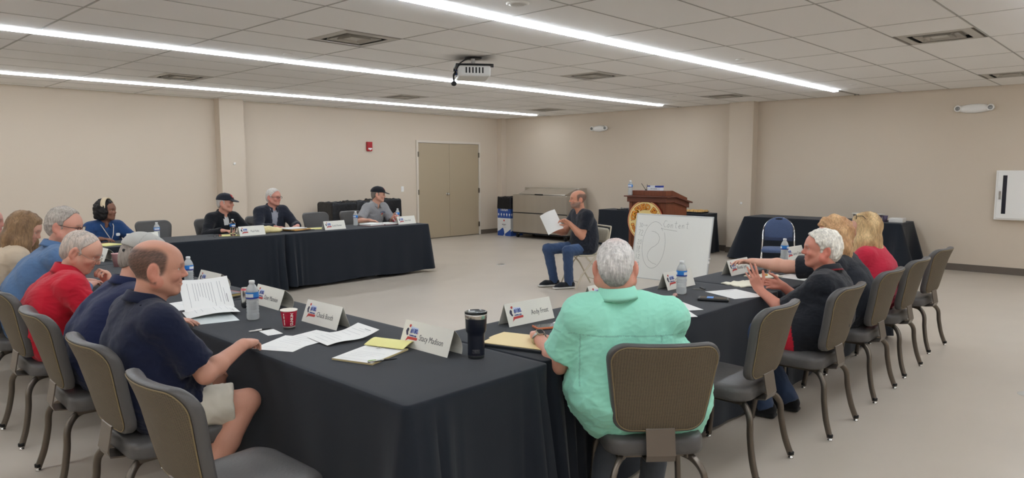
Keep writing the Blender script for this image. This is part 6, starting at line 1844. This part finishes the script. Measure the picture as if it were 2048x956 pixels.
lan.tube([N7 + sl7 * .075 + up * .03 + sf7 * .02, N7 + sl7 * .065 - up * .03 + sf7 * .095, N7 + sl7 * .03 - up * .13 + sf7 * .155, N7 - up * .19 + sf7 * .172, N7 - sl7 * .03 - up * .13 + sf7 * .155, N7 - sl7 * .065 - up * .03 + sf7 * .095, N7 - sl7 * .075 + up * .03 + sf7 * .02], .0045, 6)
obj('lanyard', lan, mat('lanyard', (206, 196, 186), rough=.7), i7['P'])
bdg = MB(); Mb = frame(N7 + sl7 * .085 - up * .13 + sf7 * .15, sl7, up); bdg.prism(rrect(.045, .034, .012, 3), 0, .006, 0, Mb); obj('badge', bdg, M_white, i7['P'])
# black cap and jacket
def chest_logo(col_a, col_b, dx=.085, dzc=-.155):
    def cf(v, Nn, c, I):
        p = v - (I['SH'] + I['sl'] * dx); a = p @ I['sl']; z = v[:, 2] - I['N'][2]; fr = (Nn @ I['sf']) > .35
        c[(np.abs(a) < .045) & (np.abs(z - dzc - .035 + .1 * np.abs(a)) < .007) & fr] = lin(col_b)
        c[((a / .018) ** 2 + ((z - dzc) / .020) ** 2 < 1) & fr] = lin(col_a)
        c[((a / .009) ** 2 + ((z - dzc + .022) / .018) ** 2 < 1) & fr] = lin((200, 176, 120))
        return c
    return cf
def jacket_open(col_in, halfw=.032, z0=-.02, lapel=None, tie=False):
    def cf(v, Nn, c, I):
        a = np.abs((v - I['SH']) @ I['sl']); z = v[:, 2] - I['N'][2]; fr = (Nn @ I['sf']) > .15
        w = halfw + .12 * np.clip(z + .16, 0, 1)
        if z0 < -.1: w = np.where(z < -.16, halfw * .9, w)
        m = (a < w) & fr & (z > (-.14 if z0 > -.1 else -.6)) & (z < .03)
        c[m] = lin(col_in)
        if lapel is not None: c[(a >= w) & (a < w + .030) & fr & (z > -.25)] = lin(lapel)
        return c
    return cf
lg = chest_logo((190, 60, 50), (190, 190, 190))
i8 = person('person in a black cap and black jacket over a white T-shirt', (4.22, 9.44), dict(
    vox=.007, yaw=rad(-82), hc=(4.25, 9.30, 1.12), hyaw=rad(-48), hpitch=.06, seed=41, fat=.01, hair=hair_short(.004, nape=-.055), hair_col=(196, 190, 184), hamp=.001, skin=(206, 150, 130),
    top=dict(name='jacket', col=(22, 24, 30), kind='jacket', sleeve='long', inf=.018, colf=lambda v, Nn, c, I: lg(v, Nn, jacket_open((206, 206, 204), .030)(v, Nn, c, I), I)),
    armR=dict(w=(4.05, 8.98, .775), d=(.5, -.8, 0), n=(0, 0, -1)), armL=dict(w=(4.42, 8.98, .775), d=(-.5, -.8, 0), n=(0, 0, -1)), bot=dict(col=(34, 36, 44))))
add_cap(i8, (36, 40, 50), emblem=(176, 46, 44), vox=.006)
# blazer
person('person in a dark blazer and grey shirt with white hair and glasses', (4.95, 9.44), dict(
    vox=.007, yaw=rad(-88), hc=(4.95, 9.31, 1.175), hyaw=rad(-68), hpitch=.06, seed=45, sw=.195, fat=.015, hair=hair_short(.011, front=.060), hair_col=(206, 200, 192), hair_col2=(226, 222, 216), hamp=.002, skin=(208, 148, 132), ruddy=1.0,
    glasses=dict(r=.0022, h=.028), top=dict(name='blazer', col=(36, 40, 52), kind='jacket', sleeve='long', inf=.022, ccol=(44, 48, 60), colf=jacket_open((158, 160, 170), .040, -.2, (44, 48, 60))),
    armR=dict(w=(4.78, 8.98, .775), d=(.7, -.6, 0), n=(0, 0, -1)), armL=dict(w=(5.12, 8.98, .775), d=(-.7, -.6, 0), n=(0, 0, -1)), bot=dict(col=(40, 42, 52))))
# grey shirt and cap
lg2 = chest_logo((176, 60, 56), (64, 76, 110))
i10 = person('person in a grey button shirt and black cap with an open binder', (6.64, 9.42), dict(
    vox=.0065, yaw=rad(-82), hc=(6.69, 9.25, 1.165), hyaw=rad(-40), hpitch=.08, seed=51, sw=.19, fat=.012, hair=hair_short(.004, nape=-.055), hair_col=(120, 112, 104), hamp=.001, skin=(206, 156, 134),
    top=dict(col=(146, 146, 148), kind='button', sleeve='short', slen=.85, srad=.062, vneck=.07, colf=lg2, wr=.013),
    armR=dict(w=(6.30, 8.94, .79), d=(.85, -.45, -.1), n=(0, 0, -1), curl=(30, 35, 38, 40)), armL=dict(w=(6.76, 8.98, .80), d=(.1, -.9, .2), n=(-1, 0, 0), curl=(50, 55, 60, 60), watch=dict()), bot=dict(col=(50, 54, 62))))
add_cap(i10, (34, 36, 42), emblem=(188, 60, 58), vox=.006)
rc = thing('red_bandana', 'red and white striped cloth held by the grey-shirted man', 'cloth', (6.76, 8.92, T + .004))
sdf_obj('cloth', [Cap((0, 0, .03), (.02, -.02, .10), .035, .020, k=.02), Cap((-.02, -.01, .02), (-.015, -.01, .095), .022, .014, k=.02), Box((0, 0, .5), (1, 1, .5), rr=.002, k=.004, op='i')], .006, M_cloth, rc,
        lambda v, Nn: np.where((np.sin(v[:, 0] * 190 + v[:, 2] * 40) > .35)[:, None], np.array(lin((216, 206, 206))), np.array(lin((190, 40, 58)))), lambda v, Nn: .005 * wavy(v, 2, 90, 4))

# man in the middle
i11 = person('person in a black T-shirt and jeans seated mid-room holding a sheet', (7.47, 5.76), dict(
    vox=.0052, yaw=rad(153), hc=(7.40, 5.82, 1.165), hyaw=rad(146), hpitch=-.02, bulge=.03, fat=.012, belly=.015, seed=61, sw=.205, thin=1.25, hair_col=(86, 72, 64), scalp=horseshoe(.085, -.07, .040),
    beard=(122, 112, 106), skin=(198, 140, 114), brow=(60, 48, 42), top=dict(name='tshirt', col=(32, 35, 44), kind='tee', sleeve='short', slen=.62, srad=.060, hem=.47),
    armL=dict(w=(7.20, 5.80, .862), d=(-.55, .55, .35), n=(-.5, -.5, -.5), curl=(35, 40, 48, 52), pole=(.3, -.3, -1), watch=dict()),
    armR=dict(w=(7.16, 6.02, .745), d=(-.85, .35, .15), n=(.1, -.75, .55), curl=(55, 60, 60, 60), thumb=.3, pole=(.3, .4, -1)),
    kneeL=(7.12, 5.76, .505), kneeR=(7.10, 6.08, .510), ankL=(7.20, 5.80, .10), ankR=(7.20, 6.06, .10), hipz=.53,
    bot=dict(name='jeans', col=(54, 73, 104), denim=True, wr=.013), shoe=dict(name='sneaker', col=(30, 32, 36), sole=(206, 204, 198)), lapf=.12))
t = thing('paper_sheet', 'curled white sheet held up by the bearded man in the middle', 'paper', (7.092, 5.945, .765))
pg = MB(); Mp = frame((0, 0, 0), (.55, -.60, .38), (.30, .25, .95)); gp = [((i / 8 - .5) * .216, j / 10 * .279 - .02, .030 * math.sin(i / 8 * PI) + .03 * (j / 10) ** 2) for j in range(11) for i in range(9)]
gq = [(j * 9 + i, j * 9 + i + 1, (j + 1) * 9 + i + 1, (j + 1) * 9 + i) for j in range(10) for i in range(8)]
pg.add(gp, gq, 0, True, Mp); pg.add([(x, y, z - .0008) for x, y, z in gp], [q[::-1] for q in gq], 0, True, Mp)
obj('sheet', pg, M_paper, t)

# mint shirt, seen from behind
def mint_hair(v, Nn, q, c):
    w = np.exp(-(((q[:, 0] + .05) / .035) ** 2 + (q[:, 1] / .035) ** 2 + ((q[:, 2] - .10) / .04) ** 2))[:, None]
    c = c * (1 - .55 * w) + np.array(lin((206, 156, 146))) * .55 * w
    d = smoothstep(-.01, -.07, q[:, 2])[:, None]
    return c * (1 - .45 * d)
def yoke(v, Nn, c, I):
    z = v[:, 2] - I['N'][2]; bk = (Nn @ I['sf']) < 0
    c[(np.abs(z + .125) < .0022) & bk] *= .72
    a = np.abs((v - I['SH']) @ I['sl'])
    c[(np.abs(a - .165) < .0022) & bk & (z < -.125) & (z > -.35)] *= .72
    return c
person('person in a mint green shirt with cropped grey hair, seen from behind', (2.61, 1.675), dict(hipw=1.24, shL=(.030, -.029, -.012), shR=(.018, -.017, -.022), trap=.033,
    vox=.0045, yaw=rad(46), hc=(2.465, 1.735, 1.155), hyaw=rad(36), hpitch=.22, bulge=.0, fat=.045, belly=.06, seed=71, sw=.205, syaw=-.03,
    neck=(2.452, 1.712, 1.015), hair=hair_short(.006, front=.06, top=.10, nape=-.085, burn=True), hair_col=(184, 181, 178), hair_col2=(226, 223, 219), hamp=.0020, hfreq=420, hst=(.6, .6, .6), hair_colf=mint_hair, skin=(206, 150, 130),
    top=dict(col=(152, 222, 198), kind='button', sleeve='short', slen=.74, srad=.070, inf=.022, hem=.405, wr=.014, colf=yoke, colh=.050, colz=.012), lapf=.3,
    armL=dict(w=(2.46, 2.17, .785), d=(.75, .66, -.05), n=(0, 0, -1), curl=(18, 22, 26, 30), pole=(-.15, -.05, -1), watch=dict(band=M_steel)), armR=dict(w=(2.97, 1.98, .79), d=(.3, .9, 0), n=(0, 0, -1)),
    kneeL=(2.72, 1.90, .53), kneeR=(2.86, 1.75, .53), ankL=(2.56, 1.86, .10), ankR=(2.72, 1.70, .10), bot=dict(col=(70, 74, 80)), shoe=dict(col=(92, 118, 138), sole=(170, 176, 178))))

# white-haired man, hands raised
def redside(v, Nn, c, I):
    p = v - I['Pv']; fwd = p @ I['f']; lat = p @ I['l']
    sd = np.abs(lat) > .07
    t = np.clip((.80 - v[:, 2]) / .3, 0, 1)
    m = sd & (v[:, 2] < .76) & (fwd > -.03 + .07 * (1 - t)) & (fwd < .12)
    for k in 'LR':
        sh, e, w = I['arms'][k][:3]
        ab = e - sh; h = np.clip(((v - sh) @ ab) / (ab @ ab), 0, 1.2); dd = np.linalg.norm(v - sh - h[:, None] * ab, axis=1)
        m &= dd > .115
    c[m] = lin((178, 30, 48))
    return c
person('person with white hair in a black and red polo gesturing with both hands raised', (4.44, 1.72), dict(
    vox=.0042, yaw=rad(98), hc=(4.595, 1.655, 1.062), hyaw=rad(121), hpitch=-.02, bulge=.075, fat=.025, belly=.02, seed=81, sw=.20, hipz=.52,
    neck=(4.585, 1.605, .905), hair=hair_short(.016, front=.078, top=.098, nape=-.100, back=-.07), hair_col=(206, 200, 188), hair_col2=(240, 236, 226), hamp=.007, hfreq=170, hst=(.6, .9, .35), skin=(206, 140, 120), ruddy=1.0, jowl=.014, brow=(190, 184, 176),
    top=dict(col=(29, 31, 37), kind='polo', slen=.88, srad=.072, inf=.016, colf=redside, trim=(170, 48, 58), wr=.013),
    armL=dict(w=(4.455, 1.99, .775), d=(-.30, .30, .92), n=(.80, .45, -.05), curl=(10, 13, 17, 22), spread=6, thumb=.0, pole=(-.3, -.2, -1)),
    armR=dict(w=(4.66, 1.93, .79), d=(-.66, .62, .10), n=(-.66, -.62, .1), curl=(16, 22, 28, 34), spread=3, pole=(.6, -.2, -1)),
    kneeL=(4.30, 2.06, .52), kneeR=(4.52, 2.08, .52), ankL=(4.28, 1.86, .10), ankR=(4.50, 1.80, .10), bot=dict(name='jeans', col=(52, 66, 92), denim=True), shoe=dict(col=(24, 24, 26), sole=(34, 34, 34))))
# strawberry-blonde woman in black
person('person with shaggy strawberry-blonde hair in a black top, arm reaching out', (5.26, 1.74), dict(
    vox=.005, yaw=rad(94), fem=True, hc=(5.30, 1.83, 1.088), hyaw=rad(125), hpitch=.05, bulge=.06, fat=.04, seed=91, sw=.185, hipz=.52, thin=1.25,
    hair=hair_long(.030, .23, spread=.105, back=.03), hair_col=(160, 112, 76), hair_col2=(216, 178, 132), hamp=.009, hfreq=105, hst=(1, 1, .35), skin=(214, 162, 140),
    top=dict(name='top', col=(34, 37, 44), kind='tee', sleeve='short', slen=.75, srad=.068, inf=.016),
    armL=dict(w=(5.14, 2.36, .862), d=(-.62, .62, .12), n=(-.2, .0, -1), curl=(22, 24, 28, 30), pole=(-.8, 0, -.5), watch=dict()), armR=dict(w=(5.50, 2.22, .80), d=(-.5, .8, 0), n=(0, 0, -1)),
    bot=dict(name='jeans', col=(66, 78, 98), denim=True), shoe=dict(col=(40, 38, 40), sole=(60, 58, 56))))
# blonde woman in red
i15 = person('person with long wavy blonde hair and sunglasses on her head, in a red top', (6.02, 1.76), dict(
    vox=.005, yaw=rad(92), fem=True, hc=(6.08, 1.86, 1.085), hyaw=rad(118), hpitch=.05, bulge=.05, fat=.02, seed=95, sw=.165, hipz=.52,
    hair=hair_long(.022, .38, spread=.105, back=.07, r1=.048), hair_col=(150, 116, 76), hair_col2=(230, 200, 150), hamp=.007, hfreq=95, hst=(1, 1, .22), skin=(214, 164, 142),
    top=dict(name='top', col=(192, 42, 66), kind='sweater', sleeve='long', inf=.014), glasses=dict(r=.0026, h=.036, dz=.105, dx=-.035),
    armL=dict(w=(5.95, 2.12, .79), d=(-.3, .9, 0), n=(0, 0, -1)), armR=dict(w=(6.20, 2.12, .79), d=(.1, .9, 0), n=(0, 0, -1)), bot=dict(col=(30, 32, 38)), shoe=dict(col=(20, 20, 22), sole=(20, 20, 22))))
